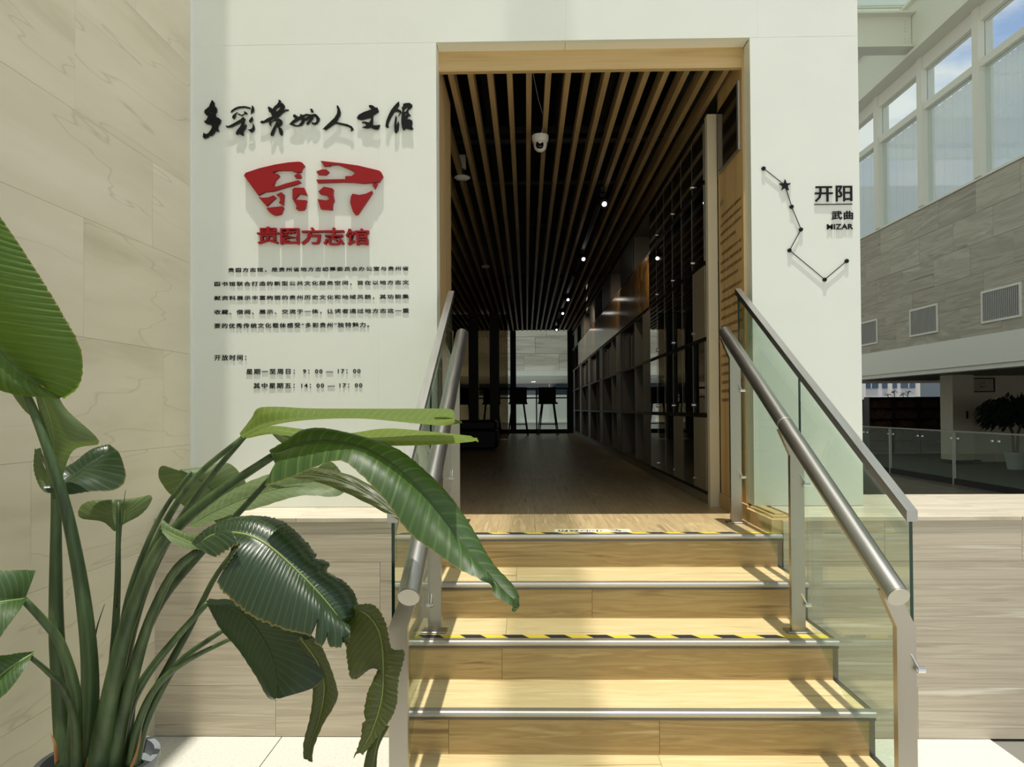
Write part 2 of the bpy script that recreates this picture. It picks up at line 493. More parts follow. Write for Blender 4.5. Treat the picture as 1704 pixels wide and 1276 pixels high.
tb_ = N.n('ShaderNodeBsdfTransparent'); tb_.inputs['Color'].default_value = (.62, .66, .62, 1)
mb_ = N.n('ShaderNodeMixShader'); mb_.inputs['Fac'].default_value = .45
N.l(ta.outputs[0], mb_.inputs[1]); N.l(tb_.outputs[0], mb_.inputs[2]); N.l(mb_.outputs[0], N.out.inputs['Surface'])
M['milky'] = N.m
M['vent_slat'] = plain('vent_slat', sRGB(168, 166, 160), 0.5)

# brushed steel
def steel(name, col, r0, r1, scale):
    N = NT(name)
    tc = N.n('ShaderNodeTexCoord'); mp = N.n('ShaderNodeMapping'); mp.inputs['Scale'].default_value = scale
    no = N.n('ShaderNodeTexNoise'); no.inputs['Scale'].default_value = 1; no.inputs['Detail'].default_value = 5
    N.l(tc.outputs['Object'], mp.inputs['Vector']); N.l(mp.outputs[0], no.inputs['Vector'])
    p = N.n('ShaderNodeBsdfPrincipled'); p.inputs['Metallic'].default_value = 1.0
    p.inputs['Base Color'].default_value = col
    mr = N.n('ShaderNodeMapRange'); mr.inputs['To Min'].default_value = r0; mr.inputs['To Max'].default_value = r1
    N.l(no.outputs['Fac'], mr.inputs['Value']); N.l(mr.outputs[0], p.inputs['Roughness'])
    N.l(p.outputs[0], N.out.inputs['Surface'])
    return N.m
M['steel'] = steel('steel', sRGB(170, 170, 166), 0.26, 0.42, (120, 6, 6))
M['steel_post'] = steel('steel_post', sRGB(178, 172, 160), 0.3, 0.45, (120, 120, 3))
M['chrome'] = plain('chrome', sRGB(220, 220, 216), 0.12, metal=1.0)

# ------------------------------------------------------------------ key sizes (metres)
FL = 0.95           # upper floor
LEDGE = 1.036       # top of the stone ledge
YB = 3.48           # front of the stone base wall
YF = 3.85           # facade plane
XL = -1.78          # left marble wall
OX0, OX1, OZ = -0.467, 1.182, 3.492   # doorway
PX1 = 1.748         # right edge of facade
YFAR = 17.8         # far end of corridor
STAIR = [(3.477, 0.950), (3.165, 0.798), (2.862, 0.646), (2.566, 0.494), (2.27, 0.342), (1.975, 0.19)]
SX0, SX1 = -0.47, 1.2
random.seed(7)

# ------------------------------------------------------------------ ground floor
fl = empty('floor', (0, 0, 0), kind='structure')
B(-6, 24, -8, 37, -0.12, -0.012).build('grout_bed', M['grout'], fl)
xs = [-1.17 + 0.83 * k for k in range(-1, 5)]
for i in range(len(xs) - 1):
    for j in range(3):
        y1 = YB - 0.83 * j
        B(xs[i] + .002, xs[i + 1] - .002, y1 - 0.83 + .002, y1 - .002, -0.012, 0, 0.0008).build('tile', M['floor_tile'], fl)
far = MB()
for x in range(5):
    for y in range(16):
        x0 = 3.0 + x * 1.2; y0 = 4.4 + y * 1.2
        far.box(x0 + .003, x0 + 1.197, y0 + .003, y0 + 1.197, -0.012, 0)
far.build('far_tiles', None, fl) if False else None
near_t = MB()
for x in range(-4, 8):
    for y in range(-6, 1):
        if y == 0 and -2 <= x <= 1: continue
        near_t.box(x * 1.2, x * 1.2 + 1.197, y * 1.2 - .22, y * 1.2 + .977, -0.012, 0)
tag(near_t.build('near_tiles', M['floor_tile'], fl), kind='stuff')
M['floor_far_shaded'] = streaked('floor_far_shaded', [sRGB(84, 78, 68), sRGB(112, 104, 92), sRGB(98, 91, 80)], (1.5, 6, 1), rough=.3, rand=0)  # grey-brown streaked stone, darkened so the colour carries the roof's shade
tag(far.build('far_tiles', M['floor_far_shaded'], fl), kind='stuff')

# ------------------------------------------------------------------ left marble wall
wl = empty('wall_left', (XL, 0, 0), kind='structure')
M['grout_beige'] = plain('grout_beige', sRGB(206, 196, 170), .8); M['grout_stone'] = plain('grout_stone', sRGB(170, 164, 148), .8)
B(XL - 0.4, XL - 0.0025, -6, YF + 0.3, 0, 9.3).build('wall_core', M['grout_beige'], wl)
zc = [0, .45, .9, 1.37, 1.848, 2.33, 2.74, 3.38, 3.98, 4.58]
offs = [2.95, 3.3, 2.6, 3.56, 2.91, 3.45, 2.85, 3.3, 2.9]
for i in range(len(zc) - 1):
    cuts = [offs[i] - 1.2 * k for k in range(3)][::-1]
    cuts = [c for c in cuts if c > 0.6]
    ed = [0.4] + cuts + [YF]
    for a, b in zip(ed[:-1], ed[1:]):
        B(XL - 0.002, XL + random.uniform(0, .0008), a + .0006, b - .0006, zc[i] + .0006, zc[i + 1] - .0006).build('stone_panel', M['marble_beige'], wl)
for (a, b, z0, z1) in [(-6, -2.8, 0, 4.58), (-2.8, 0.4, 0, 4.58), (-6, -2.8, 4.58, 9.3), (-2.8, 0.4, 4.58, 9.3), (0.4, YF, 4.58, 9.3)]:
    B(XL - 0.002, XL, a + .001, b - .001, z0 + .001, z1 - .001).build('stone_panel', M['marble_beige'], wl)

# ------------------------------------------------------------------ stone base wall and ledge
wb = empty('wall_base', (0, YB, 0), kind='structure')
B(XL, SX0 - 0.004, YB + .021, YF + .1, 0, LEDGE - .032).build('wall_core', M['grout'], wb)
B(SX1 + 0.004, 9.5, YB + .021, 4.33, 0, LEDGE - .032).build('wall_core', M['grout'], wb)
rows = [0.0, 0.24, 0.826, LEDGE - .02]
def base_tiles(x0, x1, cutsets):
    for i in range(3):
        ed = [x0] + [c for c in cutsets[i] if x0 < c < x1] + [x1]
        for a, b in zip(ed[:-1], ed[1:]):
            B(a + .0007, b - .0007, YB, YB + .02, rows[i] + .0007, rows[i + 1] - .0007).build('stone_tile', M['marble_veined'], wb)
base_tiles(XL, SX0 - .004, [[-1.2], [-0.70], [-1.25, -0.62]])
base_tiles(SX1 + .004, 9.5, [[1.82, 3.0, 4.2, 5.4, 6.6, 7.8], [2.32, 3.52, 4.7, 5.9, 7.1, 8.3], [1.675, 2.31, 3.5, 4.7, 5.9, 7.1, 8.3]])
ld = empty('trim_1', (0, YB, LEDGE), kind='structure')
for a, b in [(XL, -1.1), (-1.1, SX0 - .035)]:
    B(a + .001, b - .001, YB - .008, YF + .02, LEDGE - .02, LEDGE, .0015).build('ledge_slab', M['marble_ledge'], ld)
for a, b in [(SX1 + .065, 2.31), (2.31, 3.5), (3.5, 4.7), (4.7, 5.9), (5.9, 7.1), (7.1, 8.3), (8.3, 9.5)]:
    B(a + .001, b - .001, YB - .008, 4.35, LEDGE - .02, LEDGE, .0015).build('ledge_slab', M['marble_ledge'], ld)
B(SX1 + .065, 9.5, 4.335, 4.35, 0, LEDGE - .02).build('back_face', M['marble_veined'], ld)

# ------------------------------------------------------------------ white facade
wf = empty('wall_front', (0, YF, LEDGE), kind='structure')
G = .0015
TZ = 4.75
def fpanel(x0, x1, z0, z1, y1=YF + .03):
    return B(x0 + G, x1 - G, YF, y1, z0 + G, z1 - G, .001).build('panel', M['white_panel'], wf)
fpanel(XL, -0.779, LEDGE, OZ); fpanel(-0.779, OX0, LEDGE, OZ)
fpanel(OX1, PX1, LEDGE, OZ, 4.1)
for a, b in [(XL, -0.779), (-0.779, 0.218), (0.218, 1.225), (1.225, PX1)]:
    fpanel(a, b, OZ, TZ, YF + .03 if b < 1.5 else 4.1)
for jx in (-0.779,):
    B(jx - G, jx + G, YF + .0006, YF + .03, LEDGE, OZ - G).build('joint', M['panel_joint'], wf)
for jx in (-0.779, 0.218, 1.225):
    B(jx - G, jx + G, YF + .0006, YF + .03, OZ + G, TZ).build('joint', M['panel_joint'], wf)
B(XL, OX0, YF + .0006, YF + .03, OZ - G, OZ + G).build('joint', M['panel_joint'], wf)
B(OX1, PX1, YF + .0006, YF + .03, OZ - G, OZ + G).build('joint', M['panel_joint'], wf)
# white returns around the opening
B(OX0 - .04, OX0 - .001, YF + .031, YF + .12, FL + .01, OZ).build('return', M['soffit'], wf)
B(OX0, 0.217, YF + .03, YF + .12, OZ + .002, OZ + .04).build('return', M['soffit'], wf)
B(0.219, OX1, YF + .03, YF + .12, OZ + .002, OZ + .04).build('return', M['soffit'], wf)
B(XL, OX0 - .045, YF + .032, YF + .2, LEDGE, TZ).build('wall_core', M['panel_joint'], wf)
B(OX0 - .045, OX1, YF + .045, YF + .2, OZ + .045, TZ).build('wall_core', M['panel_joint'], wf)
B(XL - 0.0, PX1, YF, YF + .3, TZ, TZ + .6).build('parapet', M['white_panel'], wf)
# pale edge strip in the corner of marble and facade
tr2 = B(XL, XL + .012, YF - .006, YF, LEDGE, TZ).build('trim_2', M['panel_joint']); tag(tr2, kind='structure')

# ------------------------------------------------------------------ corridor shell
fu = empty('floor_upper', (0, YF, FL), kind='structure')
B(-3.2, 1.49, 3.53, YFAR + .3, FL - .12, FL - .012).build('floor_base', M['dark_wood'], fu)
pw = 0.19
x = -3.19; cnt = 0
while x < 1.16:
    y = 3.50
    x1 = min(x + pw, 1.16)
    near = x1 > -0.55
    if near:
        y = 3.50 + random.choice([0.35, 0.7, 1.05])
        first = True; ya = 3.49
        while ya < 8.5:
            B(x + .0005, x1 - .0005, ya + .0005, y - .0005, FL - .012, FL).build('floor_board', M['wood_floor'], fu)
            ya = y; y += 1.2
        B(x + .0005, x1 - .0005, ya + .0005, YFAR, FL - .012, FL).build('floor_board', M['wood_floor'], fu)
    else:
        B(x + .0005, x1 - .0005, 4.2, YFAR, FL - .012, FL).build('floor_board', M['wood_floor'], fu)
    x += pw

wc = tag(B(-3.3, -3.2, 4.0, YFAR + .3, FL - .12, 4.6).build('wall_corridor_left', M['dark_wood']), kind='structure')
wr = tag(B(1.50, PX1 - .002, 4.12, YFAR + .3, 0, 4.6).build('wall_corridor_right', M['white_paint']), kind='structure')
wli = tag(B(-3.2, OX0 - .05, YF + .21, YF + .25, FL, 4.6).build('wall_corridor_front', M['dark_wood']), kind='structure')

# left jamb and right jamb in wood, door head beam
jl = tag(B(OX0 - .06, OX0, YF + .121, 4.58, FL, 3.47).build('door_jamb', M['wood_panel']), kind='structure'); jl.name = 'trim_3'
hb = tag(B(OX0 - .01, OX1, 3.955, 3.99, 3.385, OZ + .04, .001).build('trim_4', M['wood_beam']), kind='structure')

# slatted ceiling: slab above, slats hung below it
ce = empty('ceiling', (0, 4, 4.3), kind='structure')
B(-3.3, PX1, YF + .21, YFAR + .3, 4.6, 4.75).build('ceiling_slab', M['plenum'], ce)
for i in range(36):
    sx = 1.128 - i * 0.1103
    if sx < -2.75: break
    B(sx - .016, sx + .016, 3.992, YFAR - .05, 3.43, 3.52).build('slat', M['wood_slat'], ce)
for yy in (5.2, 8.0, 11.0, 14.0):
    B(-2.7, 1.15, yy, yy + .04, 3.522, 3.56).build('hanger_rail', M['plenum'], ce)
for (xx, rr) in ((-0.3, .05), (0.3, .04), (0.62, .09)):
    MB().tube([(xx, 4.3, 4.1), (xx, YFAR, 4.1)], rr, 10).build('duct', M['duct'], ce, smooth='auto')
for yy in (4.9, 6.4, 7.6, 9.4):
    MB().tube([(-2.7, yy, 3.9), (1.3, yy, 3.9)], .03, 8).build('duct', M['duct'], ce, smooth='auto')

# right wood wall inside the doorway, with printed lettering, skirting and stepped curb
WX = 1.172
ww = empty('wall_text', (WX, 4.2, FL), kind='structure')
B(WX, 1.49, 3.952, 4.46, FL, 3.47).build('wood_panel', M['wood_panel'], ww)
B(WX - .012, WX - .0005, 3.90, 4.46, FL, FL + .085).build('skirting', M['wood_panel'], ww)
cb = empty('trim_5', (1.2, 3.6, FL), kind='structure')
B(1.155, 1.262, 3.50, 3.90, FL, FL + .070, .001).build('curb_board', M['wood_beam'], cb)
B(1.172, 1.245, 3.53, 3.89, FL + .070, FL + .082, .001).build('curb_step', M['wood_beam'], cb)
B(1.188, 1.232, 3.55, 3.88, FL + .082, FL + .092, .001).build('curb_step', M['wood_beam'], cb)

# ------------------------------------------------------------------ lettering
def text_obj(s, mat, name, parent, x0, x1, z0, z1, y_back, depth, bold=0.0, space=1.0, mapper=None):
    """string fitted in a box on the facade; letters stand 'depth' proud"""
    cu = bpy.data.curves.new(name, 'FONT')
    cu.body = s; cu.size = 1.0; cu.space_character = space; cu.offset = bold; cu.resolution_u = 2
    ob = bpy.data.objects.new(name, cu)
    COL.objects.link(ob)
    dg = bpy.context.evaluated_depsgraph_get()
    me = bpy.data.meshes.new_from_object(ob.evaluated_get(dg))
    bpy.data.objects.remove(ob)
    if len(me.vertices) == 0:
        return None
    bx0 = min(v.co.x for v in me.vertices); bx1 = max(v.co.x for v in me.vertices)
    bz0 = min(v.co.y for v in me.vertices); bz1 = max(v.co.y for v in me.vertices)
    loc = world_loc(parent) if parent else Vector()
    V = []; F = []
    def mp(v, d):
        u = x0 + (v.x - bx0) / (bx1 - bx0) * (x1 - x0)
        w = z0 + (v.y - bz0) / (bz1 - bz0) * (z1 - z0)
        p = mapper(u, w, d) if mapper else Vector((u, y_back - d, w))
        return p - loc
    n = len(me.vertices)
    for v in me.vertices: V.append(mp(v.co, depth))
    cnt = {}
    for p in me.polygons:
        F.append(list(p.vertices))
        k = len(p.vertices)
        for i in range(k):
            a, b = p.vertices[i], p.vertices[(i + 1) % k]
            cnt[(a, b)] = 1
    if depth > .0008:
        for v in me.vertices: V.append(mp(v.co, 0))
        for (a, b) in list(cnt):
            if (b, a) not in cnt:
                F.append([b, a, a + n, b + n])
    m2 = bpy.data.meshes.new(name)
    m2.from_pydata(V, [], F); m2.materials.append(mat); m2.update()
    bpy.data.meshes.remove(me)
    o = bpy.data.objects.new(name, m2); COL.objects.link(o)
    if parent: o.parent = parent
    return o

def fx(px, py):      # pixel -> (x, z) on the facade plane
    p = at(px, py, YF)
    return p.x, p.z

def outline(pts, ox, oy, sc, y):
    return [at(ox + a / sc, oy + b / sc, YF) * 1.0 + Vector((0, y - YF, 0)) for a, b in pts]

# calligraphy title
CALLI = [
 (330, 160, 15.95, [([(390,120),(450,190),(450,270),(515,340),(520,430),(480,500),(510,590),(560,590),(625,650),(610,740),(560,800),(545,880),(580,960),(540,965),(490,940),(420,1040),(380,1075),(320,1075),(280,1120),(190,1150),(140,1100),(165,985),(230,1030),(290,1000),(350,920),(385,850),(380,790),(320,770),(250,760),(190,720),(185,650),(220,680),(290,550),(230,520),(180,450),(200,390),(310,300),(350,200)],
   [[(320,455),(405,408),(365,465),(325,470)],[(410,575),(425,575),(395,660),(280,765),(385,640)],[(415,770),(470,690),(495,690),(440,780)]])]),
 (330, 160, 15.95, [([(880,460),(900,400),(1000,330),(1100,295),(1250,285),(1400,320),(1415,345),(1390,360),(1250,330),(1100,345),(1000,385),(900,455)],[]),
   ([(1440,265),(1480,290),(1505,370),(1490,440),(1440,480),(1415,495),(1420,400),(1440,330)],[]),
   ([(1070,440),(1020,510),(1005,590),(970,635),(920,600),(930,540),(1000,480)],[]),
   ([(1065,500),(1100,480),(1170,520),(1240,490),(1230,420),(1290,440),(1330,480),(1310,505),(1250,500),(1180,550),(1100,520)],[]),
   ([(750,790),(790,815),(850,800),(1000,720),(1150,630),(1210,570),(1275,630),(1250,690),(1240,780),(1235,830),(1290,760),(1300,790),(1280,880),(1220,960),(1225,1070),(1150,1050),(1120,1010),(1060,1050),(1015,1020),(1040,940),(1130,830),(1185,705),(1050,770),(900,845),(800,860),(760,840)],[]),
   ([(1450,560),(1475,640),(1440,700),(1390,725),(1360,680),(1400,620)],[]),
   ([(1450,720),(1500,790),(1520,880),(1490,950),(1420,990),(1380,950),(1335,905),(1400,900),(1450,870),(1470,800)],[])]),
 (425, 160, 15.95, [([(620,115),(680,130),(710,170),(670,200),(750,210),(795,270),(800,330),(760,400),(830,375),(900,375),(905,400),(810,425),(720,490),(620,585),(480,640),(380,695),(200,745),(140,715),(190,670),(240,680),(340,610),(460,560),(430,465),(380,430),(350,330),(365,290),(480,360),(520,300),(600,230),(640,160)],
   [[(565,410),(570,370),(620,325),(690,320),(660,370),(590,430)]]),
   ([(380,760),(400,690),(450,690),(540,630),(640,610),(720,660),(740,740),(700,800),(640,840),(710,870),(750,960),(745,1040),(700,1070),(660,1010),(630,880),(605,830),(570,850),(520,1000),(490,1070),(430,1070),(420,1020),(470,900),(550,760),(590,670),(500,680),(430,740),(435,820),(400,790)],
   [[(618,690),(648,680),(648,740),(625,755)]])]),
 (480, 160, 14.2, [([(35,680),(110,600),(180,550),(130,510),(125,460),(170,450),(250,510),(300,480),(285,435),(360,465),(440,435),(560,455),(640,435),(690,460),(755,540),(750,590),(700,670),(630,700),(570,670),(560,630),(620,650),(670,630),(680,580),(650,510),(610,500),(600,550),(480,690),(440,690),(440,650),(540,530),(430,600),(400,590),(390,640),(340,710),(230,735),(130,720)],
   [[(120,670),(240,600),(325,560),(320,620),(260,700),(200,705)],[(400,540),(390,510),(440,480),(500,475),(440,520)]]),
   ([(520,325),(570,315),(610,380),(590,405),(550,400),(540,360)],[])]),
 (480, 160, 14.2, [([(1150,250),(1180,235),(1220,300),(1250,400),(1240,470),(1190,560),(1150,630),(1300,660),(1400,680),(1510,730),(1550,790),(1540,820),(1480,850),(1490,800),(1450,750),(1330,715),(1150,670),(1100,680),(990,760),(890,830),(860,795),(820,800),(900,720),(1100,530),(1160,430),(1170,350)],[])]),
 (590, 160, 15.49, [([(375,270),(400,250),(470,255),(560,320),(600,310),(615,350),(640,410),(620,440),(500,520),(490,590),(490,690),(480,760),(560,775),(670,760),(665,790),(630,870),(560,880),(470,850),(430,825),(330,850),(280,840),(205,815),(300,790),(310,750),(250,710),(195,710),(210,680),(290,675),(390,700),(430,640),(440,570),(340,600),(200,635),(100,620),(70,580),(120,500),(250,430),(440,365),(430,340),(390,305)],[])]),
 (590, 160, 15.49, [([(1155,155),(1165,250),(1110,350),(1200,385),(1225,430),(1130,550),(1180,440),(1100,420),(1040,430),(960,560),(890,720),(880,780),(900,810),(850,840),(805,800),(830,650),(880,520),(950,380),(1020,290),(1090,210)],[]),
   ([(1075,510),(1100,560),(1090,700),(1095,780),(1140,660),(1160,740),(1140,910),(1080,980),(1040,940),(1030,800),(1050,600)],[]),
   ([(1260,220),(1330,200),(1430,195),(1500,250),(1490,310),(1390,390),(1410,470),(1465,520),(1400,540),(1350,620),(1430,615),(1490,650),(1505,720),(1480,790),(1525,860),(1480,890),(1340,850),(1270,905),(1240,850),(1210,700),(1220,500),(1240,400),(1225,310),(1260,280)],
   [[(1280,430),(1290,370),(1380,305),(1370,360),(1330,420)],[(1300,490),(1360,460),(1370,480),(1320,515)],[(1310,770),(1320,730),(1380,710),(1350,750)]])]),
]
x, z = fx(515, 205)
sg = empty('wall_lettering', (x, YF, z), 'row of seven black brush-script characters standing proud of the white wall above the red emblem', 'sign')
for ox, oy, sc, polys in CALLI:
    a = MB(); b = MB()
    for o_, h_ in polys:
        a.plate(outline(o_, ox, oy, sc, YF - .0095), [outline(h, ox, oy, sc, YF - .0095) for h in h_], (0, -.003, 0))
        b.plate(outline(o_, ox, oy, sc, YF - .0002), [outline(h, ox, oy, sc, YF - .0002) for h in h_], (0, -.0092, 0))
    c = a.build('character', M['sign_black'], sg)
    tag(b.build('acrylic_backing', M['acrylic'], c), 'clear acrylic block behind the black character')

# red emblem
EMB = [(400, 260, 11.6, [
  [(100,400),(130,345),(400,255),(700,185),(950,145),(1150,130),(1215,145),(1260,200),(1210,260),(1190,325),(1110,335),(1000,290),(850,290),(720,300),(640,340),(700,360),(760,370),(775,400),(700,480),(650,590),(720,610),(900,550),(1150,485),(1190,520),(1100,560),(900,615),(650,690),(500,705),(370,770)],
  [(1060,405),(1120,360),(1180,370),(1195,420),(1160,440),(1090,435)],
  [(375,805),(450,825),(570,815),(670,775),(705,815),(530,980)],
  [(715,765),(820,715),(865,760),(850,960),(770,920),(800,870),(780,800)],
  [(525,1020),(680,1000),(840,985),(855,1010),(810,1130),(690,1160),(600,1110)],
  [(1030,660),(1070,630),(1250,630),(1310,770),(1160,740),(1085,830),(1070,860),(1300,870),(1270,1020),(1230,1055),(1140,1060),(1095,1035),(1110,980),(1030,840)]]),
 (520, 260, 11.6, [
  [(175,115),(550,155),(900,205),(1300,300),(1340,330),(1375,405),(1300,520),(1240,520),(1000,540),(800,520),(600,515),(120,530),(95,475),(380,470),(655,465),(650,410),(780,405),(840,350),(780,290),(650,235),(500,180),(380,185),(350,205),(240,210),(215,160)],
  [(95,320),(200,280),(290,280),(335,320),(280,375),(130,370)],
  [(1170,575),(1200,545),(1270,550),(1220,650)],
  [(1165,690),(1175,715),(1100,830),(890,1140),(840,1145),(800,1090),(745,920),(760,800),(790,745),(920,770),(1050,745)],
  [(135,705),(240,610),(400,640),(420,660),(410,740),(435,870),(405,940),(400,1050),(180,1035),(120,850),(290,875),(345,850),(300,770),(165,745)]])]
x, z = fx(523, 315)
eb = empty('wall_emblem', (x, YF, z), 'red fan-shaped emblem of raised cut-out pieces on the white wall', 'emblem')
for ox, oy, sc, ps in EMB:
    for p in ps:
        MB().plate(outline(p, ox, oy, sc, YF - .0002), [], (0, -.0225, 0)).build('emblem_piece', M['sign_red'], eb)

# red row of five characters
x, z = fx(523, 395)
rl = empty('wall_lettering', (x, YF, z), 'row of five thick red characters on the white wall under the red emblem', 'sign')
for ch, x0, x1, y0, y1 in [('贵', 430, 466, 378.5, 407), ('图', 468.5, 499.5, 381, 407.5), ('方', 503, 539, 379.5, 408), ('志', 540, 574, 380, 409), ('馆', 576.5, 615, 381.5, 409)]:
    a = fx(x0, y1); b = fx(x1, y0)
    text_obj(ch, M['sign_red'], 'character', rl, a[0], b[0], a[1], b[1], YF - .0002, .0225, bold=.014)

# information text
x, z = fx(520, 495)
ip = empty('wall_text_block', (x, YF, z), 'five lines of small black raised text with a library description on the white wall', 'text')
x, z = fx(480, 620)
hr = empty('wall_text_block', (x, YF, z), 'three lines of small black raised text giving the opening hours, below the long text', 'text')
LINES = [("贵图方志馆，是贵州省地方志编纂委员会办公室与贵州省", 380, 680, 443, 453.2, ip),
 ("图书馆联合打造的新型公共文化服务空间，旨在以地方志文", 357, 680.5, 466, 476.5, ip),
 ("献资料展示丰富绚丽的贵州历史文化和地域风貌，其功能集", 357, 680.5, 489.5, 500, ip),
 ("收藏、借阅、展示、交流于一体，让读者通过地方志这一重", 357, 680.5, 512.8, 523.5, ip),
 ("要的优秀传统文化载体感受“多彩贵州”独特魅力。", 357, 614.5, 536, 546.5, ip),
 ("开放时间：", 357, 410, 590, 600, hr),
 ("星期一至周日： 9：00 — 17：00", 410, 600, 612.5, 623, hr),
 ("其中星期五：14：00 — 17：00", 422, 603, 636, 646.5, hr)]
for s, x0, x1, y0, y1, par in LINES:
    a = fx(x0, y1); b = fx(x1, y0)
    tag(text_obj(s, M['sign_small'], 'text_line', par, a[0], b[0], a[1], b[1], YF - .0002, .0032, bold=.009, space=1.22), kind='stuff')

# star chart on the right pillar
pts = [(148, 200), (323, 338), (377, 512), (453, 698), (360, 868), (647, 1107), (827, 955)]
pp = [at(1240 + a / 4.91, 240 + b / 4.91, YF) for a, b in pts]
cs = empty('star_chart', (pp[3].x, YF, pp[3].z), 'black star-chart line of six dots and one star on the right white pillar', 'sign')
for i, p in enumerate(pp):
    if i == 1:
        st = []
        for k in range(10):
            r = 0.032 if k % 2 == 0 else 0.0125
            a = math.pi / 2 + k * math.pi / 5
            st.append(Vector((p.x + r * math.cos(a), YF - .0002, p.z + r * math.sin(a))))
        MB().plate(st, [], (0, -.009, 0)).build('star', M['sign_black'], cs)
    else:
        MB().lathe((p.x, YF - .0002, p.z), [(.0105, 0), (.0105, .008), (.008, .010)], 16, Matrix.Rotation(math.pi / 2, 3, 'X')).build('dot', M['sign_black'], cs)
for a, b in zip(pp[:-1], pp[1:]):
    d = Vector((0, -.006, 0))
    MB().tube([a + d, b + d], .0022, 6).build('link', M['sign_black'], cs)
x, z = fx(1386, 345)
mz = empty('wall_lettering', (x, YF, z), 'black raised name sign with two Chinese words, an underline and MIZAR beside the star chart', 'sign')
for s, a0, a1, b0, b1, bold, sp in [("开阳", 568, 872, 338, 472, .012, 1.08), ("武曲", 705, 878, 545, 617, .010, 1.1), ("MIZAR", 667, 878, 652, 697, .008, 1.05)]:
    a = fx(1240 + a0 / 4.91, 240 + b1 / 4.91); b = fx(1240 + a1 / 4.91, 240 + b0 / 4.91)
    text_obj(s, M['sign_black'], 'word', mz, a[0], b[0], a[1], b[1], YF - .0002, .006, bold=bold, space=sp)
a = fx(1240 + 563 / 4.91, 240 + 493 / 4.91); b = fx(1240 + 873 / 4.91, 240 + 488 / 4.91)
B(a[0], b[0], YF - .0062, YF - .0002, a[1] - .0016, a[1] + .0016).build('underline', M['sign_black'], mz)

# brown printed text on the wood wall inside the doorway
def on_wood(u, w, d):
    return Vector((WX - .0006, 4.44 - u, w))
ROWS = [(2.74, "前言", .02, .09)]
TX = "贵图方志馆是贵州省地方志编纂委员会办公室与贵州省图书馆联合打造的新型公共文化服务空间旨在以地方志文献资料展示丰富绚丽的贵州历史文化和地域风貌其功能集收藏借阅展示交流于一体让读者通过地方志这一重要的优秀传统文化载体感受多彩贵州独特魅力"
zz = 2.66; k = 0
lens = [(.05, .45), (.02, .45), (.02, .45), (.02, .34), None, (.05, .45), (.02, .45), (.02, .45), (.02, .38), None, (.05, .45), (.02, .45), (.02, .45), (.02, .45), (.02, .45), (.02, .40), None,
        (.05, .45), (.02, .45), (.02, .45), (.02, .45), (.02, .45), (.02, .45), (.02, .40)]
M['brown_print'] = plain('brown_print', sRGB(78, 52, 28), 0.6)
text_obj("前言", M['brown_print'], 'text_line', ww, .02, .09, 2.755, 2.79, 0, 0.0, bold=.01, mapper=on_wood)
zz = 2.70
for ln in lens:
    if ln is None:
        zz -= .018; continue
    nchr = int((ln[1] - ln[0]) / .0225)
    s = TX[k:k + nchr]; k = (k + nchr) % (len(TX) - 24)
    tl_ = text_obj(s, M['brown_print'], 'text_line', ww, ln[0], ln[1], zz - .021, zz, 0, 0.0, bold=.012, space=1.1, mapper=on_wood)
    tag(tl_, kind='stuff')
    zz -= .052

# dark framed screen high on the wood wall
sc_ = empty('wall_display', (WX, 4.25, 2.96), 'dark glossy framed panel high on the wood wall inside the doorway', 'display')
B(WX - .014, WX - .001, 3.985, 4.42, 2.95, 3.33, .002).build('frame', M['alu'], sc_)
B(WX - .016, WX - .0145, 4.01, 4.41, 2.965, 3.32).build('screen', M['dark_glass'], sc_)

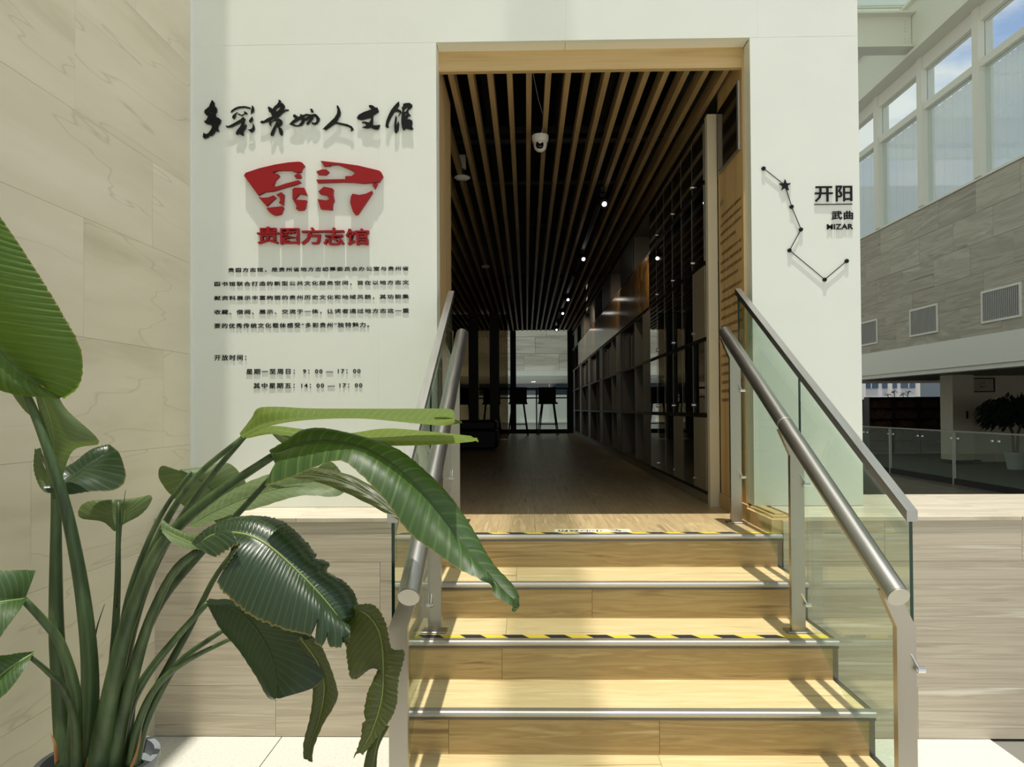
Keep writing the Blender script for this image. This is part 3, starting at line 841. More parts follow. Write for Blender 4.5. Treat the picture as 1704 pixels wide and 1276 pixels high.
# ------------------------------------------------------------------ stairs
stp = empty('staircase', (0.36, 2.8, 0), 'wooden staircase with metal-edged treads rising to the dark doorway', 'stairs')
joints_r = [[], [985], [835], [746, 1095], [], []]
joints_t = [[], [860], [842], [], [], []]
for i, (y, z) in enumerate(STAIR):
    yb = STAIR[i - 1][0] if i else 3.50
    znext = STAIR[i + 1][1] if i < len(STAIR) - 1 else 0.0
    # riser boards under this nosing
    if i < len(STAIR):
        cuts = sorted([at(px, 1000, y + .02).x for px in joints_r[i]]) if joints_r[i] else ([0.1, 0.75] if i > 3 else [])
        ed = [SX0 + .01] + [c for c in cuts if SX0 < c < SX1] + [SX1 - .02]
        for a, b in zip(ed[:-1], ed[1:]):
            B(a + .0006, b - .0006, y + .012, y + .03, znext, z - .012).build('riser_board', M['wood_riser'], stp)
    if i > 0:
        cuts = sorted([at(px, 1100, y + .1).x for px in joints_t[i]]) if joints_t[i] else ([0.45] if i > 3 else [])
        ed = [SX0 + .01] + cuts + [SX1 - .02]
        for a, b in zip(ed[:-1], ed[1:]):
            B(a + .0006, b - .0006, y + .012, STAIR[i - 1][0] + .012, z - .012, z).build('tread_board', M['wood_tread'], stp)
    # metal nosing with rounded lip
    pr = [(y + .035, z + .0025), (y + .004, z + .0025), (y - .003, z - .001), (y - .006, z - .007), (y - .004, z - .014), (y + .004, z - .020), (y + .012, z - .020), (y + .012, z - .001), (y + .035, z)]
    MB().prism([Vector((SX0, a, b)) for a, b in pr], (SX1 - SX0, 0, 0)).build('nosing', M['alu'], stp)
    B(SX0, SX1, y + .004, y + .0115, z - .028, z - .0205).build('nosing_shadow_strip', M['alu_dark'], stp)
    # side trims
    for sx in (SX0, SX1 - .02):
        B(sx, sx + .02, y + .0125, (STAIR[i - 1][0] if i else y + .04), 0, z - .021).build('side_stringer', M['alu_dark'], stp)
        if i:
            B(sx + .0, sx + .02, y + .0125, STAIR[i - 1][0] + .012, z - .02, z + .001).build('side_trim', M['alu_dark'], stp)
    if i in (0, 2, 4):
        tw = .045
        base = MB()
        B(SX0 + .02, SX1 - .01, y + .036, y + .036 + tw, z, z + .0008).build('warning_tape', M['tape_yellow'], stp)
        bl = MB(); xx = SX0 + .06
        while xx < SX1 - .16:
            p4 = [Vector((xx, y + .0361, z + .0008)), Vector((xx + .082, y + .0361, z + .0008)), Vector((xx + .082 - .05 + .02, y + .036 + tw, z + .0008)), Vector((xx - .03, y + .036 + tw, z + .0008))]
            bl.prism(p4, (0, 0, .0006)); xx += .168
        bl.build('warning_stripes', M['tape_black'], stp)

# sticker on the top step (reads from above)
sk = empty('floor_sticker', (0.35, 3.60, FL), 'cream floor sticker with black characters and a slipping figure at the top step edge', 'sticker')
B(0.135, 0.505, 3.562, 3.652, FL + .0002, FL + .0011).build('backing', M['sticker'], sk)
def on_floor(u, w, d):
    return Vector((0.49 - u, 3.64 - w, FL + .0016))
text_obj("小心台阶", M['tape_black'], 'characters', sk, .12, .345, .014, .066, 0, 0.0, bold=.02, mapper=on_floor)
fg = MB()
for a, b, w in [((.435, 3.635), (.455, 3.585), .005), ((.455, 3.61), (.41, 3.60), .004), ((.455, 3.585), (.42, 3.575), .004), ((.435, 3.63), (.40, 3.622), .004), ((.45, 3.60), (.485, 3.592), .004)]:
    fg.tube([(a[0], a[1], FL + .0016), (b[0], b[1], FL + .0016)], w, 6, flat=.08)
fg.build('figure', M['tape_black'], sk)

# ------------------------------------------------------------------ stair railings
SLP = 0.515
def gz(Y):      # line of the nosings
    return FL + (Y - 3.477) * SLP
def railing(side):
    s = 1 if side == 'right' else -1
    cx = 0.365
    XG = cx + s * .765; XT = cx + s * .68; XP = cx + s * .735
    if s < 0:
        XG = -.400; XT = -.338; XP = -.378
    else:
        XG = 1.128; XT = 1.040; XP = 1.088
    r = empty('stair_railing', (XP, 2.9, 0.6),
              'steel and glass railing on the ' + ('right side of the wooden stairs' if s > 0 else 'left side of the wooden stairs, behind the leaves'), 'railing')
    A = Vector((XT, 2.085, 1.017)); Bp = Vector((XT, 3.857, 1.945))
    tb = MB(); n = 14
    tb.tube([A.lerp(Bp, i / n) for i in range(n + 1)], .0315, 32)
    hr_ = tb.build('handrail', M['steel'], r, smooth='auto')
    d = (Bp - A).normalized()
    MB().tube([A - d * .003, A - d * .0002], .0300, 32).build('end_cap', M['alu'], hr_, smooth='auto')
    MB().tube([Bp + d * .0002, Bp + d * .010, Bp + d * .018], [.0313, .026, .012], 32).build('end_cap', M['steel'], hr_, smooth='auto')
    q = A.lerp(Bp, .50)
    MB().tube([q - d * .004, q + d * .004], .0321, 32).build('joint_ring', M['alu'], hr_, smooth='auto')
    for Y, zf in ((3.85, FL), (2.99, STAIR[2][1]), (2.15, STAIR[5][1] if False else STAIR[5][1])):
        zt = 1.017 + (Y - 2.085) / (3.857 - 2.085) * .928 - .030
        zk = zt - .105
        hw = .0275; dp = .0125
        pb = MB()
        # flat bar, kinked inwards under the handrail
        prof = [(XP - hw, zf + .004), (XP + hw, zf + .004), (XP + hw, zk), (XT + hw * .9, zt), (XT - hw * .9, zt - .0), (XP - hw, zk)]
        if s < 0:
            prof = [(XP - hw, zf + .004), (XP + hw, zf + .004), (XP + hw, zk), (XT + hw * .9, zt), (XT - hw * .9, zt), (XP - hw, zk)]
        pb.prism([Vector((a, Y - dp, b)) for a, b in prof], (0, 2 * dp, 0))
        po = pb.build('post', M['steel_post'], r)
        B(XP - .05, XP + .05, Y - .032, Y + .032, zf, zf + .007, .002).build('base_plate', M['steel_post'], po)
        for zc_ in {3.85: (1.66, 1.21), 2.99: (1.26, .78), 2.15: (.82, .33)}[Y]:
            g1 = Vector((XG - s * .008, Y - .022, zc_ - .022))
            p1 = Vector((XP + s * .012, Y - dp, zc_ + .022))
            cl = MB().tube([p1, g1], .003, 8)
            cl.tube([g1 + Vector((-s * .008, 0, 0)), g1 + Vector((s * .013, 0, 0))], .0085, 14)
            cl.tube([g1 + Vector((-s * .012, 0, 0)), g1 + Vector((-s * .008, 0, 0))], .005, 10)
            cl.build('glass_clamp', M['chrome'], po, smooth='auto')
    # glass
    ct = lambda Y: 1.231 + (Y - 2.185) * .5395 - .012     # underside of cap
    for y0, y1 in ((2.185, 3.040), (3.052, 3.905)):
        z_end = 0.0
        poly = [Vector((XG - .005, y0, max(gz(y0), .02))), Vector((XG - .005, y1, gz(y1))), Vector((XG - .005, y1, ct(y1))), Vector((XG - .005, y0, ct(y0)))]
        g = MB().prism(poly, (.010, 0, 0)).build('glass_panel', M['glass_rail'], r)
        e_ = MB()
        e_.box(XG - .0048, XG + .0048, y0 - .0012, y0, poly[0].z, poly[3].z - .001)
        if y0 > 3:
            e_.box(XG - .0048, XG + .0048, y1, y1 + .0012, poly[1].z, poly[2].z - .001)
        tag(e_.build('glass_edge', M['glass_edge'], g), 'dark green glass edge')
    a = Vector((XG, 2.175, 1.231 - .006)); b = Vector((XG, 3.915, 1.231 + 1.74 * .5395 - .006))
    poly = [Vector((XG - .016, a.y, a.z - .012)), Vector((XG - .016, b.y, b.z - .012)), Vector((XG - .016, b.y, b.z + .020)), Vector((XG - .016, a.y, a.z + .020))]
    MB().prism(poly, (.032, 0, 0)).build('cap_rail', M['steel'], r)
railing('right')
railing('left')

# ------------------------------------------------------------------ things under the ceiling
def c_at(px, py, Y): return at(px, py, Y)
p = at(899, 240, 4.9)
cc = empty('security_camera', (p.x, p.y, p.z + .03), 'small white dome security camera hanging from the ceiling slats', 'camera')
MB().lathe((p.x, p.y, p.z), [(.018, .062), (.056, .056), (.056, .034), (.050, .012)], 28).build('base', M['white_plastic'], cc, smooth='auto')
MB().lathe((p.x, p.y, p.z), [(.044, .016), (.046, -.004), (.040, -.030), (.026, -.046), (.001, -.054)], 28).build('ball', M['white_plastic'], cc, smooth=True)
tr_ = Matrix.Rotation(math.radians(70), 3, 'X')
MB().lathe((p.x - .004, p.y - .030, p.z - .020), [(.026, 0), (.026, .016), (.020, .020), (.001, .016)], 20, tr_).build('lens', M['black_gloss'], cc, smooth='auto')
MB().tube([(p.x + .0, p.y + .02, p.z + .06), (p.x + .035, p.y + .01, p.z + .15), (p.x - .01, p.y, p.z + .30), (p.x - .08, p.y - .3, p.z + .5)], .0025, 6).build('cable', M['white_plastic'], cc)

# track with spotlights
TXX = .66
tk = empty('light_track', (TXX, 9, 3.42), 'long black lighting track fixed under the ceiling slats', 'track')
B(TXX - .018, TXX + .018, 6.2, 16.5, 3.385, 3.425).build('rail', M['black'], tk)
spots = [(995, 318, 6.3), (965, 396, 8.6), (958, 430, 9.7), (948, 480, 11.8), (944, 510, 13.5), (940, 525, 15.0), (936, 538, 16.3)]
for i, (px, py, Y) in enumerate(spots):
    p = at(px, py, Y)
    X_ = TXX
    zt = 3.384
    lb = ['nearest', 'second', 'third', 'fourth', 'fifth', 'sixth', 'last'][i]
    s_ = empty('spotlight', (X_, Y, zt), 'black track spotlight under the ceiling slats, %s from the doorway' % lb, 'spotlight', group=None)
    s_['group'] = 'track spotlights on the ceiling'
    B(X_ - .02, X_ + .02, Y - .05, Y + .05, zt - .03, zt - .0005).build('adapter', M['black'], s_)
    rot = Matrix.Rotation(math.radians(-25), 3, 'Y') @ Matrix.Rotation(math.radians(-55), 3, 'X')
    dd = rot @ Vector((0, 0, -1))
    c0 = Vector((X_, Y, zt - .06)); c1 = c0 + dd * .06; c2 = c0 - dd * .05
    MB().tube([c2, c1], .042, 20).build('barrel', M['black'], s_, smooth='auto')
    MB().tube([Vector((X_, Y, zt - .03)), c0], .01, 8).build('arm', M['black'], s_)
    MB().tube([c1 + dd * .0005, c1 + dd * .003], .020, 20).build('lens', M['lens'] if i in (0, 1, 3, 4, 6) else M['black_gloss'], s_)

for px, py, Y in (spots[0], spots[1], spots[3], spots[4]):
    ld_ = bpy.data.lights.new('spot_lamp', 'SPOT'); ld_.energy = 14; ld_.spot_size = math.radians(85); ld_.spot_blend = .8
    ld_.color = (1, .86, .66); ld_.shadow_soft_size = .02
    lo = bpy.data.objects.new('spot_lamp', ld_); COL.objects.link(lo)
    lo.location = (TXX + .04, Y - .05, 3.22)
    lo.rotation_euler = (Vector((1.2, Y + .5, 2.75)) - lo.location).to_track_quat('-Z', 'Y').to_euler()
# hanging access point on the left, smoke detectors
p = at(769, 283, 5.9)
ap = empty('ceiling_speaker', (p.x, p.y, p.z + .1), 'small white box and round disc fixture between the left ceiling slats', 'fixture')
B(p.x - .055, p.x + .03, p.y, p.y + .06, p.z + .02, p.z + .13, .004).build('box', M['white_plastic'], ap)
MB().lathe((p.x + .0, p.y, p.z - .075), [(.06, 0.02), (.066, .012), (.05, 0), (.02, -.006), (.001, -.007)], 24).build('disc', M['white_plastic'], ap, smooth='auto')
MB().tube([(p.x, p.y, p.z - .055), (p.x, p.y + .02, p.z + .03)], .008, 8).build('stem', M['duct'], ap)
for px, py, Y, lb in ((808, 436, 9.6, 'small white round smoke detector on the slats deep inside the corridor'),):
    q = at(px, py, Y)
    sd = tag(MB().lathe((q.x, q.y, 3.40), [(.02, .03), (.055, .03), (.055, .012), (.03, 0), (.001, 0)], 20).build('smoke_detector', M['white_plastic']), lb, 'detector')

# ------------------------------------------------------------------ bookcase along the right wall
BX = 1.112
bc = empty('bookcase', (1.3, 4.5, FL), 'long dark built-in bookcase with glass-fronted bays along the corridor right wall', 'bookcase')
zr = [1.035, 1.515, 1.985, 2.455, 2.955, 3.335]
B(1.46, 1.498, 4.53, YFAR - .1, FL, 3.36).build('back_panel', M['shelf_dark'], bc)
B(BX - .002, 1.169, 4.47, 4.53, FL, 3.34, .001).build('end_panel', M['offwhite'], bc)
bc.children[-1]['label'] = 'pale end panel'
B(BX + .01, 1.46, 4.53, 11, FL, 1.01).build('plinth', M['shelf_door'], bc)
B(BX + .01, 1.46, 11, YFAR - .1, FL, 1.01).build('plinth', M['shelf_door'], bc)
for z_ in zr:
    B(BX, 1.46, 4.531, 6.56, z_ - .022, z_ + .0).build('shelf', M['black'], bc)
    B(BX, 1.46, 6.56, YFAR - .1, z_ - .022, z_ + .0).build('shelf', M['shelf_grey'], bc)
cols_ = [4.54, 5.2, 5.86, 6.54]
for y in cols_[1:]:
    B(BX + .004, 1.46, y - .009, y + .009, 1.01, 3.335).build('divider', M['shelf_grey'], bc)
yy = 6.54
dv = []
while yy < YFAR - .3:
    dv.append(yy); yy += 1.03
dv.append(YFAR - .12)
for y in dv[1:]:
    B(BX + .004, 1.46, y - .010, y + .010, 1.01, 3.335).build('divider', M['shelf_grey'], bc)
# glass doors of the near bays; lowest row has solid doors
for ci in range(3):
    for ri in range(5):
        y0, y1 = cols_[ci] + .003, cols_[ci + 1] - .003
        z0, z1 = zr[ri] + .003, zr[ri + 1] - .026
        ym = y0 + (y1 - y0) * (.5 if ri % 2 else .48)
        for a, b in ((y0, ym - .003), (ym + .003, y1)):
            solid = (ri == 0 and ci < 2 and a == y0) or (ri == 2 and ci == 0 and a == y0)
            dr = B(BX - .008, BX - .001, a, b, z0, z1).build('door', M['shelf_door'] if solid else M['glass_case'], bc)
            if not solid:
                B(BX - .009, BX - .0005, a, a + .006, z0, z1).build('door_edge', M['alu'], dr)
        hx = BX - .012
        MB().lathe((BX - .0081, ym, z0 + .05), [(.012, 0), (.012, .012), (.001, .014)], 12, Matrix.Rotation(-math.pi / 2, 3, 'Y')).build('lock', M['chrome'], bc, smooth='auto')
# further bays: doors on some cells
for i in range(len(dv) - 1):
    y0, y1 = dv[i] + .012, dv[i + 1] - .012
    if i % 2 == 0:
        for ri in (0, 1, 2):
            B(BX - .006, BX - .001, y0, y0 + .42 * (y1 - y0), zr[ri] + .003, zr[ri + 1] - .026).build('door', M['shelf_door'], bc)
    if i % 2 == 1:
        B(BX - .006, BX - .001, y0, y1, zr[4] + .003, zr[5] - .026).build('door', M['shelf_grey'], bc)
pnl = tag(B(BX - .012, BX - .001, 6.62, 15.5, zr[3] + .004, zr[4] - .03).build('long_picture_panel', M['photo_panel'], bc), 'long glossy brown picture panel')
# books
bcols = [sRGB(130, 100, 70), sRGB(196, 186, 164), sRGB(76, 62, 50), sRGB(222, 214, 194), sRGB(110, 50, 38), sRGB(156, 142, 116), sRGB(52, 54, 56)]
bm_ = [plain('book_cover_%d' % i, c, .55) for i, c in enumerate(bcols)]
paper = plain('paper', sRGB(190, 182, 160), .8)
red_book = plain('red_book', sRGB(120, 26, 28), .5)
BN = ['brown', 'light grey', 'dark brown', 'cream', 'maroon', 'greyish tan', 'charcoal']
ORD = 'first second third fourth fifth sixth seventh eighth ninth tenth eleventh twelfth thirteenth fourteenth fifteenth sixteenth seventeenth eighteenth nineteenth twentieth twenty-first twenty-second twenty-third twenty-fourth'.split()
def book(y, zb, t, h, mat, label, group):
    b_ = empty('book', (BX + .05, y, zb), label, 'book', group)
    m = MB()
    m.box(BX + .030, BX + .034, y, y + t, zb, zb + h)
    m.box(BX + .034, BX + .20, y, y + .003, zb, zb + h)
    m.box(BX + .034, BX + .20, y + t - .003, y + t, zb, zb + h)
    m.build('cover', mat, b_)
    B(BX + .036, BX + .195, y + .0035, y + t - .0035, zb + .004, zb + h - .005).build('pages', paper, b_)
for lbl, (ya, yb), zi, nm in (('nearest', (7.60, 8.50), 2, 'first'), ('mid', (9.75, 10.55), 2, 'second'), ('far', (11.85, 12.6), 2, 'third'), ('farthest', (13.9, 14.6), 2, 'fourth')):
    y = ya; kk = 0
    while y < yb:
        t = random.uniform(.035, .06); kk += 1
        ci = random.randrange(len(bm_))
        book(y, zr[zi] + .0005, t, random.uniform(.34, .40), bm_[ci], '%s book, %s from the right in the %s book group on the middle shelf' % (BN[ci], ORD[kk - 1], nm), '%s group of books on the open middle shelf' % nm)
        y += t + .002
y = 4.62; kk = 0
while y < 5.15:
    red = random.random() < .7; kk += 1
    book(y, zr[1] + .0005, .036, random.uniform(.2, .24), red_book if red else bm_[6], '%s book, %s from the right behind the near glass door' % ('red' if red else 'charcoal', ORD[kk - 1]), 'dark books behind the near glass door')
    y += .039

# ------------------------------------------------------------------ far end: window, partition, counter, stools, bench
w2 = empty('window_1', (0, YFAR, FL), kind='structure')
B(-3.2, 1.46, YFAR - .05, YFAR + .05, FL, FL + .10).build('sill_frame', M['black'], w2)
B(-3.2, 1.46, YFAR - .05, YFAR + .05, 3.46, 4.6).build('head_frame', M['black'], w2)
for xx, hw in ((-.32, .07), (1.09, .09), (-1.7, .06), (-3.1, .08)):
    B(xx - hw, xx + hw, YFAR - .05, YFAR + .05, FL + .1, 3.46).build('mullion', M['black'], w2)
for a, b in ((-.25, 1.0), (-1.64, -.39), (-3.02, -1.76)):
    B(a, b, YFAR - .006, YFAR + .006, FL + .1, 3.46).build('pane', M['glass_clear'], w2)
pt = empty('glass_partition', (-1.4, 14.3, FL), 'brown tinted glass partition between dark posts left of the far window', 'partition')
for xx in (-.62, -1.03, -2.2):
    B(xx - .09, xx + .09, 14.2, 14.4, FL, 3.42).build('post', M['dark_wood'], pt)
for a, b in ((-.53, -.36), (-.94, -.71), (-2.11, -1.12)):
    B(a, b, 14.29, 14.302, FL + .01, 3.40).build('glass_panel', M['glass_brown'], pt)
bn = empty('bench', (-1.0, 10.4, FL), 'low black upholstered bench beside the dark posts on the left inside', 'bench')
B(-1.6, -.42, 10.3, 11.0, FL + .04, FL + .30, .02).build('body', M['black'], bn)
B(-1.6, -.42, 10.25, 11.0, FL + .30, FL + .44, .03).build('cushion', M['black'], bn)
B(-1.55, -.47, 10.4, 10.9, FL, FL + .04).build('plinth', M['black'], bn)
ct_ = empty('bar_counter', (-.8, 17.4, FL), 'narrow dark bar counter running along the far window', 'counter')
B(-3.0, 1.0, 17.2, 17.6, FL + 1.05, FL + 1.09).build('worktop', M['black'], ct_)
for xx in (-2.6, -1.2, .24, .98):
    B(xx - .015, xx + .015, 17.5, 17.55, FL, FL + 1.05).build('leg', M['black'], ct_)
B(-3.0, 1.0, 17.52, 17.55, FL + .84, FL + .87).build('rail', M['black'], ct_)
def stool(x, y, rz, label):
    r = empty('bar_stool', (x, y, FL), label, 'stool', 'bar stools at the far counter')
    m = Matrix.Translation((x, y, FL)) @ Matrix.Rotation(rz, 4, 'Z')
    def tb(pts, rad, **k): return MB().tube([m @ Vector(p) for p in pts], rad, 8, **k)
    MB().box(-.21, .21, -.19, .19, .70, .745, m, c=.012).build('seat', M['seat_fabric'], r)
    k = MB(); n = 6
    for i in range(n):
        a0 = -.9 + 1.8 * i / n; a1 = -.9 + 1.8 * (i + 1) / n
        def bp(a, h, o): return m @ Vector((.235 * math.sin(a) * 1.05, -(.10 + o) - .11 * math.cos(a), h))
        q = [bp(a0, .745, 0), bp(a1, .745, 0), bp(a1, 1.08, .02), bp(a0, 1.08, .02)]
        k.prism(q, m.to_3x3() @ Vector((0, .014, 0)))
    k.build('backrest', M['seat_fabric'], r)
    for sx in (-1, 1):
        for sy in (-1, 1):
            tb([(sx * .13, sy * .12, .70), (sx * .22, sy * .20, 0)], [.016, .012]).build('leg', M['seat_fabric'], r)
    fr = MB()
    for a, b in (((-.2, -.18), (.2, -.18)), ((.2, -.18), (.2, .18)), ((.2, .18), (-.2, .18)), ((-.2, .18), (-.2, -.18))):
        fr.tube([m @ Vector((a[0], a[1], .25)), m @ Vector((b[0], b[1], .25))], .009, 6)
    fr.build('footrest', M['seat_fabric'], r)
stool(at(862, 700, 16.6).x, 16.6, .05, 'dark bar stool left of the window mullion at the far counter')
stool(at(912, 700, 16.6).x, 16.6, -.12, 'dark bar stool in the middle of the far window, nearest the bookcase')
stool(at(818, 700, 16.9).x, 16.9, .1, 'bar stool seen through the brown glass partition')
stool(at(772, 700, 16.9).x, 16.9, -.1, 'bar stool at the far left of the window counter')

# ------------------------------------------------------------------ atrium beyond the corridor
wfar = empty('wall_back', (0, 25.8, 2.9), kind='structure')
ed = [-4 + i * 1.23 for i in range(9)]
for r_ in range(5):
    z0 = 2.88 + r_ * .6
    o = .4 * ((r_ * 7) % 3)
    for i in range(11):
        a = -5 + o + i * 1.23
        B(a + .004, min(a + 1.23, 8.5) - .004, 25.78 - random.uniform(0, .004), 25.9, z0 + .004, z0 + .596).build('stone_tile', M['stone_light'], wfar)
B(-5, 8.5, 25.9, 26.1, 2.88, 9.3).build('wall_core', M['grout'], wfar)
B(-5, 8.5, 25.72, 26.1, 2.70, 2.878).build('fascia', M['white_paint'], wfar)
B(-5, 8.5, 25.95, 31, 2.60, 2.69).build('soffit', M['white_paint'], wfar)
for i in range(6):
    B(-3 + i * 1.6, -2.85 + i * 1.6, 27 + (i % 3) * .8, 27.15 + (i % 3) * .8, 2.59, 2.599).build('downlight', M['downlight'], wfar)
B(-5, 8.5, 24.2, 24.35, 0, 2.0).build('parapet', M['white_paint'], wfar)
B(-5, 8.5, 24.1, 24.2, 1.08, 1.12).build('parapet_rail', M['white_paint'], wfar)
wx = empty('window_2', (0, 31, 2.3), kind='structure')
for i in range(9):
    B(-5 + i * 1.5, -3.56 + i * 1.5, 31, 31.05, 2.0, 2.6).build('pane', M['blue_window'], wx)
    B(-3.56 + i * 1.5, -3.5 + i * 1.5, 30.95, 31.08, 0, 2.6).build('mullion', M['white_paint'], wx)

# ------------------------------------------------------------------ right side of the atrium
WXR = 8.5
wrr = empty('wall_right', (WXR, 16, 2.9), kind='structure')
B(WXR + .006, WXR + .3, 6.0, 31, 2.88, 5.78).build('wall_core', M['grout_stone'], wrr)
for r_ in range(5):
    z0 = 2.88 + r_ * .58
    o = [0, .5, .9, .2, .7][r_]
    y = 7.0 + o
    while y < 25.7:
        w = 1.25
        B(WXR - random.uniform(0, .004), WXR + .0055, y + .003, min(y + w, 25.7) - .003, z0 + .003, z0 + .577).build('stone_tile', M['stone_grey'], wrr)
        y += w
B(WXR - .02, WXR + .3, 6, 25.7, 2.33, 2.876).build('fascia', M['white_paint'], wrr)
B(WXR + .02, WXR + .3, 6, 25.7, 2.24, 2.33).build('fascia_lip', M['white_paint'], wrr)
B(WXR - .03, WXR + .3, 6, 25.7, 5.785, 5.83).build('window_sill', M['white_paint'], wrr)
# vents
for i, yc in enumerate((13.25, 15.8, 18.4)):
    v = empty('air_vent', (WXR, yc, 3.4), 'white framed air vent on the grey stone wall, ' + ['nearest of the three', 'middle one of the three', 'farthest, partly behind the white pillar'][i], 'vent')
    z0, z1 = 3.08, 3.68
    B(WXR - .03, WXR - .005, yc - .55, yc + .55, z0, z0 + .04).build('frame', M['white_paint'], v)
    B(WXR - .03, WXR - .005, yc - .55, yc + .55, z1 - .04, z1).build('frame', M['white_paint'], v)
    B(WXR - .03, WXR - .005, yc - .55, yc - .51, z0 + .04, z1 - .04).build('frame', M['white_paint'], v)
    B(WXR - .03, WXR - .005, yc + .51, yc + .55, z0 + .04, z1 - .04).build('frame', M['white_paint'], v)
    B(WXR - .007, WXR - .005, yc - .51, yc + .51, z0 + .04, z1 - .04).build('recess', M['shelf_dark'], v)
    for k in range(20):
        y = yc - .50 + k * .0515
        B(WXR - .024, WXR - .0075, y, y + .030, z0 + .042, z1 - .042).build('slat', M['vent_slat'], v)
# clerestory windows
yc = 17.79 + 1.96 * 3
k = 3
while yc > 8:
    wn_ = empty('window_%d' % k, (WXR, yc, 5.8), kind='structure')
    y0 = yc - 1.96
    B(WXR - .06, WXR + .22, yc - .15, yc + .05, 5.83, 9.0).build('mullion', M['white_paint'], wn_)
    B(WXR - .02, WXR + .16, y0 + .05, yc - .15, 7.86, 8.0).build('transom', M['white_paint'], wn_)
    B(WXR - .02, WXR + .16, y0 + .05, yc - .15, 8.72, 9.0).build('head', M['white_paint'], wn_)
    B(WXR + .06, WXR + .075, y0 + .05, yc - .15, 8.0, 8.72).build('pane', M['glass_clear'], wn_)
    B(WXR + .06, WXR + .075, y0 + .05, yc - .15, 5.83, 7.86).build('pane', M['glass_clear'], wn_)
    # sheer curtain behind the lower pane
    m = MB(); n = 60
    for j in range(n + 1):
        t = j / n; y = y0 + .05 + t * 1.76
        xo = WXR + .16 + .018 * math.sin(t * 75) + .012 * math.sin(t * 31 + 1)
        m.v += [Vector((xo, y, 5.84)), Vector((xo, y, 7.85))]
    for j in range(n):
        m.f.append([2 * j, 2 * j + 2, 2 * j + 3, 2 * j + 1])
    m.build('curtain', M['curtain'], wn_, smooth=True, normals=False)
    yc -= 1.96; k += 1
# roof edge beam and cross beams
rb = empty('trim_6', (WXR, 16, 9), kind='structure')
B(WXR - .35, WXR + .3, 2, 26, 9.0, 9.06).build('lower_flange', M['white_paint'], rb)
B(WXR - .25, WXR - .15, 2, 26, 9.06, 10.1).build('web', M['white_paint'], rb)
B(WXR - .35, WXR + .3, 2, 26, 10.1, 10.16).build('upper_flange', M['white_paint'], rb)
for i, y in enumerate((15.7, 21.5)):
    ib = empty('trim_%d' % (7 + i), (0, y, 9), kind='structure')
    B(-3, WXR - .26, y - .2, y + .2, 9.14, 9.18).build('lower_flange', M['white_paint'], ib)
    B(-3, WXR - .26, y - .03, y + .03, 9.18, 9.86).build('web', M['white_paint'], ib)
    B(-3, WXR - .26, y - .2, y + .2, 9.86, 9.90).build('upper_flange', M['white_paint'], ib)
    for k in range(8):
        MB().tube([(WXR - .40, y - .045, 9.24 + k * .075), (WXR - .40, y - .03, 9.24 + k * .075)], .015, 8).build('bolt', M['white_paint'], ib)
# skylight above the hall: glazed panes on thin beams
sk_ = empty('ceiling_skylight', (0, 5, 10.2), kind='structure')
for xx0 in range(6):
    for yy0 in range(6):
        x0 = -2.0 + xx0 * 1.75; y0 = 6.0 + yy0 * 3.3
        B(x0 + .03, x0 + 1.72, y0 + .03, y0 + 3.27, 10.2, 10.215).build('pane', M['milky'], sk_)
for yy0 in range(7):
    B(-2.0, 8.5, 6.0 + yy0 * 3.3 - .03, 6.0 + yy0 * 3.3 + .03, 10.17, 10.25).build('glazing_bar', M['white_paint'], sk_)
for xx0 in range(7):
    B(-2.0 + xx0 * 1.75 - .03, -2.0 + xx0 * 1.75 + .03, 6.0, 25.8, 10.16, 10.169).build('glazing_bar', M['white_paint'], sk_)
# unseen roof beam and added tinted strip, placed to shade bands of the facade
b9 = tag(B(-2.3, -1.58, -6, 5.5, 9.2, 9.6).build('trim_9', M['white_paint']), kind='structure')
b10 = empty('trim_10', (0, 2, 12), kind='structure')
B(-.10, .26, -6, 5.5, 12.0, 12.02).build('shade_strip', M['shade_tint'], b10)  # strip added out of view only to dim a band on facade and stairs

# ------------------------------------------------------------------ gallery under the right wall
gl = empty('gallery_room', (12, 20, 0), kind='structure'); gl.name = 'wall_gallery'
B(WXR + .3, 20, 6, 27.0, 2.40, 2.5).build('ceiling_panel', M['shelf_grey'], gl)
B(19.6, 19.8, 6, 31, 0, 3.4).build('rear_wall', M['shelf_grey'], gl)
B(WXR, 19.5, 31, 31.1, 0, 1.86).build('low_wall', M['shelf_dark'], gl)
B(16.4, 19.5, 31, 31.1, 1.86, 3.4).build('blue_wall', plain('blue_wall', sRGB(120, 132, 138), .7), gl)
for xx in (14.05, 15.15, 16.3):
    B(xx, xx + .12, 30.9, 31.05, 1.86, 3.4).build('mullion', M['white_paint'], gl)
ex = empty('neighbour_building', (18, 36, 0), 'white building with blue windows seen above the dark racks on the far right', 'building')
B(13, 23, 36, 36.3, 0, 6).build('wall', M['ext_white'], ex)
for i in range(7):
    f_ = B(14.6 + i * .9, 15.3 + i * .9, 35.95, 36.0, 2.45, 3.2).build('window', M['blue_window'], ex)
    B(14.93 + i * .9, 14.97 + i * .9, 35.93, 35.949, 2.45, 3.2).build('glazing_bar', M['ext_white'], f_)
